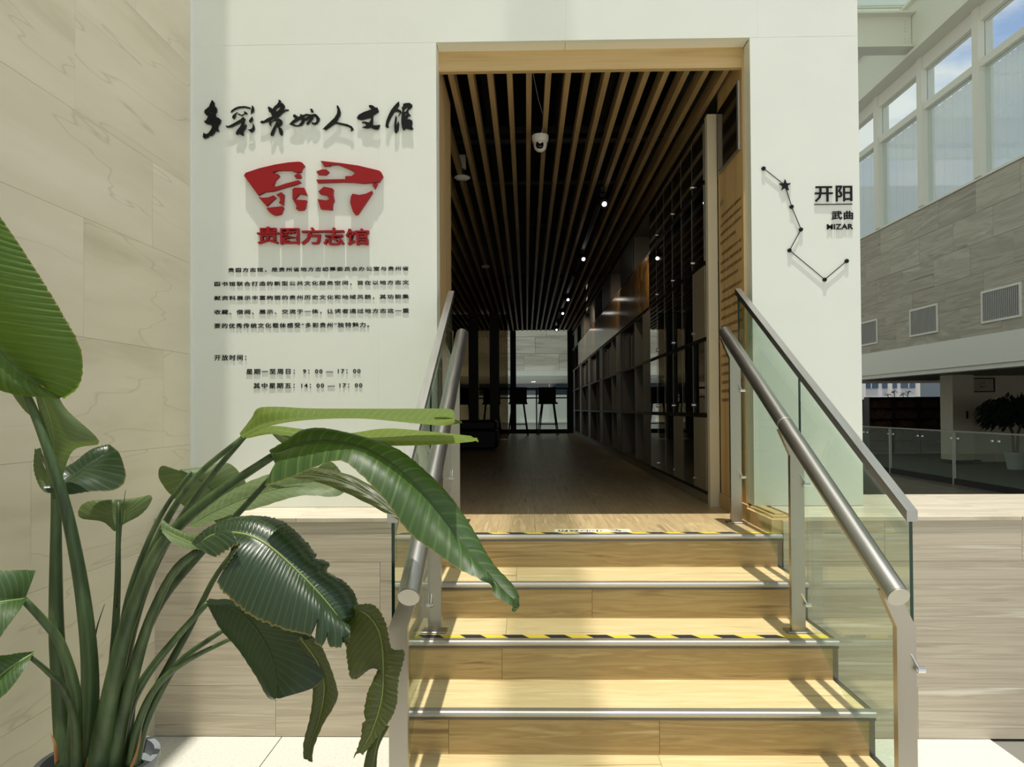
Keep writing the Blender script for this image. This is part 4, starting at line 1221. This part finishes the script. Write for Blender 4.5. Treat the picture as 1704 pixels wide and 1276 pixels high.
# columns
c1 = at(1602, 770, 20.1); 
col = empty('column', (c1.x, 20.1, 0), 'white boxed column under the gallery, left of the framed picture', 'column')
B(c1.x - .30, c1.x + .25, 20.0, 20.6, .10, 2.4).build('shaft', M['offwhite'], col)
B(c1.x + .251, c1.x + .42, 20.25, 20.6, .10, 2.4).build('side_strip', M['offwhite'], col)
B(c1.x - .32, c1.x + .43, 19.98, 20.6, 0, .10).build('plinth', M['black'], col)
sw = tag(B(c1.x + .05, c1.x + .10, 19.985, 19.999, 1.22, 1.42).build('wall_switch', M['shelf_dark']), 'small dark switch plate on the white boxed column', 'switch')
q = at(1645, 640, 20.4)
wq = tag(B(c1.x + .45, q.x + 3.2, 20.7, 20.8, 0, 2.4).build('wall_gallery_back', M['offwhite']), kind='structure')
pf = empty('framed_picture', (q.x, 20.69, q.z), 'small framed ink picture on the pale wall behind the potted tree', 'picture')
hw, hh = .34, .20
for (a, b, c, d) in ((-hw, hw, hh - .03, hh), (-hw, hw, -hh, -hh + .03), (-hw, -hw + .03, -hh + .03, hh - .03), (hw - .03, hw, -hh + .03, hh - .03)):
    B(q.x + a, q.x + b, 20.655, 20.699, q.z + c, q.z + d).build('frame', M['dark_wood'], pf)
B(q.x - hw + .03, q.x + hw - .03, 20.68, 20.699, q.z - hh + .03, q.z + hh - .03).build('paper', paper, pf)
m = MB(); random.seed(3)
for k in range(9):
    a = random.uniform(-.12, .12); b = random.uniform(-.07, .06)
    m.tube([(q.x + a, 20.678, q.z + b), (q.x + a + random.uniform(-.06, .06), 20.678, q.z + b + random.uniform(-.04, .05))], .009, 6, flat=.2, up=(0, 1, 0))
m.build('ink_drawing', M['shelf_dark'], pf)
# dark shelves screen
for i in range(5):
    x0 = 11.9 - .0 + i * .86 if False else at(1447, 700, 25).x + i * 0.83
    s_ = empty('book_rack', (x0 + .4, 25.2, 0), ('tall dark wooden rack behind the glass railing, ' + ['leftmost, at the white pillar edge', 'second from the left', 'third from the left', 'fourth from the left', 'rightmost, against the white column'][i]), 'rack', 'dark racks under the gallery')
    m = MB()
    m.box(x0, x0 + .03, 25, 25.4, 0, 1.88); m.box(x0 + .79, x0 + .82, 25, 25.4, 0, 1.88); m.box(x0 + .03, x0 + .79, 25.37, 25.4, 0, 1.88)
    m.build('carcass', M['dark_wood'], s_)
    for k in range(6):
        B(x0 + .031, x0 + .789, 25.02, 25.369, .05 + k * .36, .075 + k * .36).build('shelf', M['dark_wood'], s_)
    random.seed(20 + i)
    bk = MB()
    for k in range(5):
        xx = x0 + .035
        while xx < x0 + .75:
            t = random.uniform(.03, .05)
            bk.box(xx, xx + t - .003, 25.06, 25.3, .0755 + k * .36, .075 + k * .36 + random.uniform(.22, .30)); xx += t
    tag(bk.build('volumes', plain('rack_books_%d' % i, sRGB(104 - 10 * i, 76 - 4 * i, 58), .6, noise_amt=.3, nscale=5), s_), kind='stuff')
# glass balustrade by the gallery
gb = empty('glass_railing', (WXR, 15, 0), 'long glass railing with thin posts along the gallery on the far right', 'railing')
B(WXR - .03, WXR + .03, 7, 25.5, 1.04, 1.07).build('top_rail', M['steel'], gb)
B(WXR - .02, WXR + .02, 7, 25.5, .0, .12).build('skirting', M['black'], gb)
for i in range(7):
    y = 9.65 + i * 2.55
    B(WXR - .04, WXR + .01, y - .02, y + .02, 0, 1.04).build('post', M['alu'], gb)
    for k in range(2):
        a = y + .03 + k * 1.26
        B(WXR + .012, WXR + .022, a, a + 1.23, .12, 1.03).build('glass_panel', M['glass_rail'], gb)
        for o in (.08, 1.15):
            B(WXR - .02, WXR + .0115, a + o - .02, a + o + .02, .90, .93).build('clamp', M['chrome'], gb)
# potted tree
def tree(x, y, label, s=1.0, n=900):
    t = empty('potted_tree', (x, y, 0), label, 'tree')
    MB().lathe((x, y, 0), [(.17 * s, 0), (.22 * s, .30 * s), (.24 * s, .42 * s), (.215 * s, .42 * s), (.20 * s, .36 * s)], 24).build('pot', M['pot_white'], t, smooth='auto')
    tkk = MB(); random.seed(5)
    ends = []
    for k in range(4):
        a = k * 1.6; e_ = Vector((x + .30 * math.cos(a), y + .30 * math.sin(a), 1.35 * s))
        tkk.tube([(x + .05 * math.cos(a), y + .05 * math.sin(a), .36 * s), (x + .08 * math.cos(a), y + .08 * math.sin(a), .9 * s), e_], [.03, .022, .012], 8)
        ends.append(e_)
    tkk.build('trunk', M['bark'], t)
    lf = MB()
    for k in range(n):
        d = Vector((random.gauss(0, 1), random.gauss(0, 1), random.gauss(0, .55)))
        d = d.normalized() * random.uniform(.45, 1.0) ** .5
        c = Vector((x, y, 1.42 * s)) + Vector((d.x * .74 * s, d.y * .74 * s, d.z * .50 * s))
        if d.z < -.3 and abs(d.x) < .35: continue
        out = Vector((d.x, d.y, -.75)).normalized()
        L_ = random.uniform(.17, .28) * s; W_ = L_ * .32
        sd_ = out.cross(Vector((0, 0, 1))).normalized() * W_
        u_ = sd_.cross(out).normalized() * .02
        n0 = len(lf.v)
        lf.v += [c, c + out * L_ * .45 + sd_, c + out * L_ * .45 + u_, c + out * L_ * .45 - sd_, c + out * L_]
        lf.f += [[n0, n0 + 1, n0 + 2], [n0, n0 + 2, n0 + 3], [n0 + 1, n0 + 4, n0 + 2], [n0 + 2, n0 + 4, n0 + 3]]
    tag(lf.build('foliage', M['leaf_far'], t, normals=False), kind='stuff')
q = at(1690, 770, 18.2)
tree(q.x, 18.2, 'dense dark green potted tree in a white pot behind the far glass railing')
q1 = at(1488, 660, 28.5)
t2 = empty('potted_plant', (q1.x, 28.5, 0), 'small leafy plant showing above the dark racks before the bright gap', 'plant')
lf = MB(); random.seed(9)
for cxo, cz in ((-.25, 2.02), (.0, 2.12), (.35, 2.02), (.55, 2.1)):
    for k in range(16):
        a = random.uniform(0, 6.28); out = Vector((math.cos(a), math.sin(a), random.uniform(-.35, .35))).normalized()
        c = Vector((q1.x + cxo, 28.5, cz)); L_ = random.uniform(.16, .28)
        sd_ = out.cross(Vector((0, 0, 1))).normalized() * L_ * .16
        n0 = len(lf.v); lf.v += [c, c + out * L_ * .5 + sd_ + Vector((0, 0, .02)), c + out * L_ * .5 - sd_ + Vector((0, 0, .02)), c + out * L_]
        lf.f += [[n0, n0 + 1, n0 + 2], [n0 + 1, n0 + 3, n0 + 2]]
lf.build('foliage', M['leaf_far'], t2, normals=False)
st_ = MB()
for cxo, cz in ((-.25, 2.02), (.0, 2.12), (.35, 2.02), (.55, 2.1)):
    st_.tube([(q1.x + .15, 28.5, .35), (q1.x + cxo, 28.5, cz)], .015, 6)
st_.build('stem', M['bark'], t2)
MB().lathe((q1.x + .15, 28.5, 0), [(.18, 0), (.22, .38), (.2, .38), (.18, .33)], 16).build('pot', M['pot_white'], t2)

# ------------------------------------------------------------------ the big plant in the foreground
PY = 2.34
pc = at(163, 1262, PY)
pl = empty('potted_plant', (pc.x, PY, 0), 'large leafy plant with tall green stalks in a grey pot at lower left', 'plant')
PR = .175
ztop = pc.z
MB().lathe((pc.x, PY, 0), [(.11, 0), (.125, .02), (PR - .02, ztop * .6), (PR, ztop - .035), (PR + .006, ztop - .02), (PR + .006, ztop), (PR - .012, ztop), (PR - .016, ztop - .045)], 40).build('pot', M['pot'], pl, smooth='auto')
MB().lathe((pc.x, PY, 0), [(PR - .016, ztop - .05), (.08, ztop - .035), (.001, ztop - .03)], 30).build('soil', M['soil'], pl, smooth=True)

def catmull(P_, n):
    """resample a polyline of Vectors as a smooth curve with n points"""
    if len(P_) == 2:
        return [P_[0].lerp(P_[1], i / (n - 1)) for i in range(n)]
    Q = [P_[0] * 2 - P_[1]] + P_ + [P_[-1] * 2 - P_[-2]]
    dense = []
    for i in range(len(P_) - 1):
        a, b, c, d = Q[i], Q[i + 1], Q[i + 2], Q[i + 3]
        for k in range(12):
            t = k / 12
            dense.append(0.5 * ((2 * b) + (c - a) * t + (2 * a - 5 * b + 4 * c - d) * t * t + (3 * b - a - 3 * c + d) * t ** 3))
    dense.append(P_[-1])
    acc = [0]
    for i in range(1, len(dense)):
        acc.append(acc[-1] + (dense[i] - dense[i - 1]).length)
    out = []; j = 0
    for i in range(n):
        s = acc[-1] * i / (n - 1)
        while j < len(acc) - 2 and acc[j + 1] < s: j += 1
        u = 0 if acc[j + 1] == acc[j] else (s - acc[j]) / (acc[j + 1] - acc[j])
        out.append(dense[j].lerp(dense[j + 1], min(1, max(0, u))))
    return out

def P3(lst, d0, d1=None):
    """[(px,py[,depth])] -> points; depth runs d0..d1 along the list unless given"""
    d1 = d0 if d1 is None else d1
    n = len(lst)
    return [at(p[0], p[1], p[2] if len(p) > 2 else d0 + (d1 - d0) * i / max(1, n - 1)) for i, p in enumerate(lst)]

def leaf(mid, le, re, dm, dl, dr, mat, bow=.012, n=44, ribs=26, rip=.0012, rib_mat=None, rib_r=.0045, side=1, label=None, tears=(), rag=.012):
    """blade between left edge, midrib and right edge, each a 3D curve (pixels + start/end depth)"""
    Mi = catmull(P3(mid, *dm), n); Le = catmull(P3(le, *dl), n); Re = catmull(P3(re, *dr), n)
    m = MB(); K = 9; uv = []
    for i in range(n):
        t = i / (n - 1)
        a = (Le[i] - Mi[i]); b = (Re[i] - Mi[i])
        tan = (Mi[min(i + 1, n - 1)] - Mi[max(i - 1, 0)]).normalized()
        na = a.cross(tan); nb = tan.cross(b)
        nn = Vector((0, 0, 0))
        if na.length > 1e-7: nn += na.normalized()
        if nb.length > 1e-7: nn += nb.normalized()
        if nn.length < 1e-6: nn = Vector((0, -1, 0))
        nn.normalize()
        if nn.y > 0: nn = -nn
        for j in range(-K, K + 1):
            s = abs(j) / K
            v = a if j < 0 else b
            if s > .5:
                w_ = 1 - rag * (s - .5) * 2 * (random.random() + 1.2 * noise.noise(Vector((i * .37, j > 0, len(m.v) * .0))))
                for (sd, t0, dp_, wd) in tears:
                    if (sd > 0) == (j > 0):
                        w_ *= 1 - dp_ * (s - .5) * 2 * max(0, 1 - abs(t - t0) / wd)
                v = v * w_
            p = Mi[i] + v * s + nn * (side * bow * math.sin(math.pi * s) * min(1, v.length / .06))
            p += nn * rip * math.sin(2 * math.pi * (ribs * t - 2.2 * s)) * min(1, s * 3)
            m.v.append(p); uv.append((j / K, t * ribs / 26))
    W = 2 * K + 1
    for i in range(n - 1):
        for j in range(2 * K):
            q = i * W + j
            m.f.append([q, q + 1, q + W + 1, q + W])
    m.uv = uv
    o = m.build('leaf', mat, pl, smooth=True, normals=False)
    if label: o['label'] = label
    if rib_r > 0:
        rr = [rib_r * (1 - .75 * i / (n - 1)) for i in range(n)]
        MB().tube(Mi, rr, 8, flat=.8).build('midrib', rib_mat or M['midrib'], o, smooth=True)
    return o

def stalk(lst, d0, d1, r0, r1, mat=None, n=26, flat=1.0):
    pts = catmull(P3(lst, d0, d1), n)
    rr = [r0 + (r1 - r0) * (i / (n - 1)) ** .8 for i in range(n)]
    return MB().tube(pts, rr, 12, flat=flat).build('stalk', mat or M['stalk'], pl, smooth=True)

S = M['stalk']; SD = M['stalk_dark']
# trunk sheaths out of the pot
stalk([(112, 1290), (108, 1240), (103, 1180), (98, 1110), (94, 1050), (93, 960), (93, 830), (88, 700)], 2.30, 2.36, .034, .010, S)
stalk([(140, 1290), (146, 1220), (150, 1150), (147, 1070), (133, 960), (108, 840), (70, 720), (20, 600)], 2.30, 2.25, .032, .011, S)
stalk([(160, 1290), (172, 1220), (190, 1130), (212, 1040), (255, 930), (300, 872), (370, 815), (452, 760)], 2.26, 2.05, .034, .011, S)
stalk([(185, 1290), (200, 1210), (222, 1120), (250, 1030), (290, 950), (330, 915)], 2.28, 2.12, .028, .010, S)
stalk([(205, 1290), (205, 1200), (222, 1110), (262, 1010), (325, 930), (400, 850), (455, 790)], 2.36, 2.30, .024, .008, SD)
stalk([(200, 1280), (212, 1190), (240, 1130), (290, 1065), (345, 1003)], 2.32, 2.20, .022, .008, S)
stalk([(215, 1285), (235, 1200), (280, 1110), (318, 1040), (355, 965), (390, 915)], 2.36, 2.36, .020, .007, SD)
stalk([(222, 1280), (238, 1215), (262, 1160), (300, 1100), (372, 1048)], 2.30, 2.26, .018, .007, S)
stalk([(218, 1270), (232, 1200), (262, 1140), (310, 1100), (385, 1062)], 2.26, 2.22, .016, .006, S)
stalk([(178, 1290), (180, 1200), (190, 1080), (196, 960), (197, 835)], 2.42, 2.50, .022, .006, S)
stalk([(190, 1280), (192, 1180), (200, 1080), (215, 990), (245, 905), (275, 845), (318, 785)], 2.40, 2.42, .020, .006, S)
stalk([(188, 1280), (196, 1180), (215, 1070), (245, 970), (290, 880), (345, 800), (408, 725)], 2.44, 2.20, .022, .0075, S)
stalk([(182, 1280), (190, 1180), (206, 1075), (232, 970), (275, 870), (330, 790), (405, 727)], 2.38, 2.08, .020, .007, S)
stalk([(120, 1285), (125, 1200), (122, 1140), (100, 1070), (70, 1030), (40, 998)], 2.26, 2.05, .026, .010, S)
stalk([(128, 1280), (124, 1200), (105, 1145), (80, 1118), (52, 1094)], 2.22, 2.02, .018, .006, SD)
stalk([(150, 1270), (150, 1190), (152, 1110), (160, 1050), (174, 1005)], 2.34, 2.36, .012, .001, S)
stalk([(215, 1260), (222, 1180), (232, 1110), (240, 1070), (250, 1030)], 2.30, 2.36, .010, .001, S)
stalk([(195, 1010), (200, 900), (207, 830), (209, 815)], 2.46, 2.5, .006, .001, SD)
# dry husks near the base
for lst in ([(135, 1285), (134, 1230), (128, 1180), (118, 1140)], [(142, 1285), (155, 1240), (172, 1190), (178, 1160)], [(215, 1285), (228, 1250), (236, 1215)], [(95, 1270), (92, 1240), (84, 1220)]):
    pts = catmull(P3(lst, 2.24, 2.24), 12)
    MB().tube(pts, [.012, .012, .011, .011, .010, .009, .008, .007, .006, .004, .003, .001], 8, flat=.3).build('dry_husk', M['husk'], pl, smooth=True)

# upper left big blade
leaf([(-130, 300), (-95, 410), (-50, 510), (15, 600), (100, 662)], [(-185, 330), (-160, 470), (-90, 590), (0, 650), (99, 664)],
     [(-10, 345), (45, 425), (98, 510), (133, 575), (138, 615), (130, 645), (106, 664)], (2.0, 2.2), (1.95, 2.2), (2.15, 2.22), M['leaf_lush'], bow=.02, n=130, ribs=30, rip=.0032, rib_mat=M['midrib_dark'])
# unfurling spear leaf with a dry tip
leaf([(22, 553), (42, 600), (68, 655), (85, 705), (91, 760), (93, 830)], [(20, 552), (32, 590), (52, 640), (66, 690), (72, 760), (88, 832)],
     [(25, 553), (52, 585), (82, 628), (110, 680), (166, 735), (120, 752), (94, 832)], (2.2, 2.34), (2.2, 2.32), (2.19, 2.36), M['leaf_dull'], bow=.012, ribs=40, rip=.0006)
leaf([(22, 553), (38, 585), (56, 622), (72, 645)], [(20, 552), (28, 585), (44, 625), (64, 655)], [(25, 553), (52, 583), (74, 620), (84, 640)],
     (2.18, 2.18), (2.18, 2.18), (2.18, 2.18), plain('dry_tip', sRGB(170, 120, 66), .7, noise_amt=.3, nscale=30), bow=-.008, rib_r=0, ribs=10, label='dry brown rolled leaf tip')
leaf([(-10, 545), (20, 600), (45, 655), (66, 700)], [(-20, 575), (5, 630), (38, 680), (66, 702)], [(2, 560), (30, 590), (48, 640), (66, 700)],
     (2.24, 2.3), (2.24, 2.3), (2.24, 2.3), M['leaf_dull'], bow=.008, ribs=24)
# dark curled leaf
leaf([(92, 812), (118, 795), (150, 772), (185, 755)], [(62, 748), (85, 782), (118, 775), (150, 750), (182, 742)],
     [(72, 818), (105, 824), (150, 818), (192, 815), (210, 795), (200, 756), (186, 742)], (2.36, 2.46), (2.42, 2.5), (2.30, 2.42), M['leaf_dark'], bow=.02, ribs=18, rib_mat=M['midrib_dark'])
leaf([(88, 818), (72, 800), (62, 770), (60, 748)], [(92, 800), (82, 785), (74, 765), (68, 745)], [(80, 822), (66, 810), (56, 780), (58, 745)],
     (2.36, 2.44), (2.36, 2.44), (2.34, 2.44), M['leaf_dull'], bow=.008, ribs=12, rib_r=0)
# small forked blade at centre left
leaf([(197, 882), (197, 862), (197, 846), (197, 832)], [(190, 884), (170, 868), (134, 862), (131, 846), (150, 833), (196, 831)],
     [(205, 872), (232, 858), (249, 840), (252, 824), (225, 828), (198, 831)], (2.5, 2.52), (2.5, 2.52), (2.5, 2.52), M['leaf_dull'], bow=.01, ribs=14)
# broad dull blade behind the stalks
leaf([(300, 782), (335, 800), (365, 825), (392, 850)], [(300, 783), (268, 775), (266, 800), (300, 838), (345, 858), (392, 852)],
     [(300, 781), (340, 776), (380, 770), (405, 795), (412, 820), (393, 850)], (2.55, 2.62), (2.55, 2.6), (2.58, 2.64), M['leaf_dull'], bow=.01, ribs=22, rib_mat=M['midrib_dark'], rib_r=.003)
leaf([(318, 874), (360, 850), (420, 825), (490, 808), (575, 803)], [(312, 868), (335, 845), (400, 808), (450, 788), (520, 775), (577, 802)],
     [(322, 880), (380, 858), (430, 845), (500, 825), (560, 826), (584, 806)], (2.42, 2.5), (2.46, 2.54), (2.38, 2.46), M['leaf_dull'], bow=.008, ribs=32, rib_mat=M['midrib_dark'], rib_r=.003)
leaf([(352, 842), (362, 858), (372, 872)], [(352, 840), (345, 855), (360, 870), (371, 873)], [(353, 840), (385, 848), (384, 862), (373, 873)],
     (2.6, 2.6), (2.6, 2.6), (2.6, 2.6), M['leaf_dull'], bow=.006, ribs=8, rib_r=0)
# bright upper blades, edge on
leaf([(402, 727), (440, 706), (500, 697), (600, 694), (690, 702), (757, 700)], [(400, 722), (418, 696), (436, 677), (520, 680), (620, 680), (740, 679), (755, 684)],
     [(404, 729), (445, 710), (505, 700), (600, 697), (690, 704), (740, 707), (757, 702)], (2.08, 1.86), (2.15, 1.95), (2.00, 1.76), M['leaf_bright'], bow=.006, ribs=44, rib_mat=M['stalk'], rib_r=.005)
leaf([(725, 697), (745, 700), (768, 702)], [(722, 694), (746, 694), (768, 701)], [(724, 703), (748, 706), (769, 704)], (1.90, 1.86), (1.90, 1.86), (1.90, 1.86), M['leaf_bright'], bow=.003, ribs=6, rib_r=0)
leaf([(408, 727), (450, 716), (500, 722), (560, 728), (640, 728), (720, 731), (795, 731)], [(406, 724), (450, 710), (500, 714), (570, 722), (640, 713), (710, 717), (794, 729)],
     [(410, 729), (455, 722), (500, 735), (560, 742), (650, 742), (730, 739), (796, 733)], (2.20, 1.93), (2.28, 2.02), (2.14, 1.86), M['leaf_bright'], bow=.006, ribs=44, rib_r=.003)
leaf([(445, 714), (480, 728), (505, 742)], [(444, 713), (470, 738), (500, 748)], [(446, 712), (490, 716), (506, 740)], (2.45, 2.45), (2.45, 2.45), (2.45, 2.45), M['leaf_dull'], bow=.004, ribs=10, rib_r=0)
# the great arching blade over the handrail
leaf([(452, 758), (490, 742), (540, 735), (600, 745), (655, 775), (705, 822), (755, 885), (800, 945), (835, 985), (862, 1012)],
     [(452, 757), (482, 735), (502, 716), (540, 712), (605, 728), (660, 746), (705, 780), (750, 826), (790, 885), (820, 940), (845, 967), (860, 985), (865, 1008)],
     [(453, 760), (462, 790), (440, 808), (480, 796), (530, 775), (568, 767), (600, 790), (640, 832), (680, 886), (722, 918), (765, 948), (800, 965), (822, 990), (860, 1014)],
     (2.05, 1.72), (2.12, 1.76), (1.98, 1.68), M['leaf_mid'], bow=.016, n=110, ribs=34, rip=.0010, rib_mat=M['midrib_dark'], rib_r=.006, tears=((1, .905, .7, .02),))
# olive blade behind it
leaf([(462, 790), (520, 790), (570, 800), (620, 825), (665, 858), (700, 872)], [(460, 788), (510, 778), (570, 786), (625, 812), (672, 850), (700, 871)],
     [(464, 793), (520, 800), (570, 818), (620, 842), (665, 866), (699, 874)], (2.28, 2.12), (2.32, 2.15), (2.26, 2.1), M['leaf_olive'], bow=.01, ribs=36, rib_mat=M['midrib_dark'])
leaf([(520, 785), (548, 795), (580, 808)], [(522, 782), (545, 768), (560, 775), (580, 806)], [(520, 790), (550, 806), (580, 810)], (2.4, 2.4), (2.4, 2.4), (2.4, 2.4), M['leaf_dull'], bow=.005, ribs=10, rib_r=0)
# glossy blade low in the middle
leaf([(330, 912), (352, 892), (395, 887), (440, 903), (495, 950), (545, 1003), (578, 1050)],
     [(328, 910), (350, 888), (385, 868), (425, 858), (470, 866), (508, 898), (530, 925), (550, 938), (545, 950), (575, 968), (592, 990), (596, 1020), (580, 1050)],
     [(332, 914), (352, 925), (364, 925), (400, 905), (372, 950), (362, 975), (395, 1010), (425, 1030), (470, 1048), (515, 1060), (530, 1075), (575, 1077), (583, 1052)],
     (2.0, 1.9), (2.10, 1.98), (1.90, 1.84), M['leaf_dark'], bow=.022, n=150, ribs=52, rip=.0024, rib_r=.006, rag=.03, tears=((1, .80, .45, .012), (1, .86, .25, .012), (-1, .62, .2, .015), (1, .93, .3, .01)))
leaf([(268, 880), (300, 895), (330, 905), (362, 890)], [(268, 862), (290, 878), (320, 888), (352, 884)], [(270, 886), (290, 905), (325, 914), (360, 898)],
     (2.1, 2.0), (2.14, 2.05), (2.06, 1.98), M['leaf_dull'], bow=.01, ribs=16, rib_r=.002)
# drooping end lobes
leaf([(590, 1010), (615, 1025), (633, 1055), (638, 1100), (636, 1160), (620, 1215), (600, 1252)],
     [(590, 1014), (578, 1050), (576, 1095), (588, 1132), (634, 1098), (612, 1150), (603, 1200), (600, 1228), (588, 1262)],
     [(592, 1006), (622, 1006), (642, 1035), (652, 1078), (674, 1084), (664, 1130), (660, 1175), (645, 1205), (625, 1230), (604, 1256)],
     (1.94, 1.86), (1.98, 1.86), (1.90, 1.84), M['leaf_olive'], bow=.012, n=90, ribs=36, rip=.002, rag=.03, tears=((-1, .82, .3, .02),))
leaf([(640, 1205), (628, 1235), (618, 1290)], [(632, 1208), (612, 1245), (602, 1290)], [(648, 1208), (630, 1245), (626, 1290)],
     (1.88, 1.86), (1.88, 1.86), (1.88, 1.86), M['leaf_olive'], bow=.005, ribs=12, rib_r=.002)
# dark blade beneath
leaf([(346, 1000), (395, 1015), (430, 1050), (455, 1100), (462, 1160)], [(348, 996), (400, 1000), (455, 1030), (520, 1058), (545, 1100), (530, 1140), (466, 1162)],
     [(344, 1003), (365, 1045), (395, 1080), (425, 1125), (445, 1160), (462, 1166)], (2.18, 2.02), (2.12, 2.0), (2.2, 2.05), M['leaf_dark'], bow=.012, ribs=30, rib_mat=M['midrib_dark'])
# hanging narrow blade
leaf([(500, 1060), (528, 1100), (540, 1140), (532, 1195), (516, 1240), (512, 1264)], [(492, 1065), (512, 1100), (520, 1145), (516, 1190), (505, 1235), (505, 1262)],
     [(520, 1062), (540, 1085), (562, 1148), (556, 1175), (538, 1205), (522, 1245), (520, 1268)], (2.05, 2.0), (2.06, 2.0), (2.02, 1.98), M['leaf_olive'], bow=.012, ribs=30)
# blades cut by the left frame edge
leaf([(42, 996), (0, 1002), (-60, 1015), (-120, 1040)], [(60, 948), (20, 948), (-50, 955), (-120, 1036)], [(44, 998), (15, 1040), (-30, 1085), (-118, 1044)],
     (2.05, 1.9), (2.08, 1.95), (2.0, 1.86), M['leaf_mid'], bow=.01, ribs=24)
leaf([(55, 1088), (25, 1105), (-20, 1140), (-80, 1190)], [(57, 1084), (20, 1088), (-40, 1105), (-80, 1186)], [(54, 1090), (38, 1118), (0, 1162), (-80, 1196)],
     (2.02, 1.9), (2.04, 1.92), (2.0, 1.88), M['leaf_mid'], bow=.008, ribs=24)
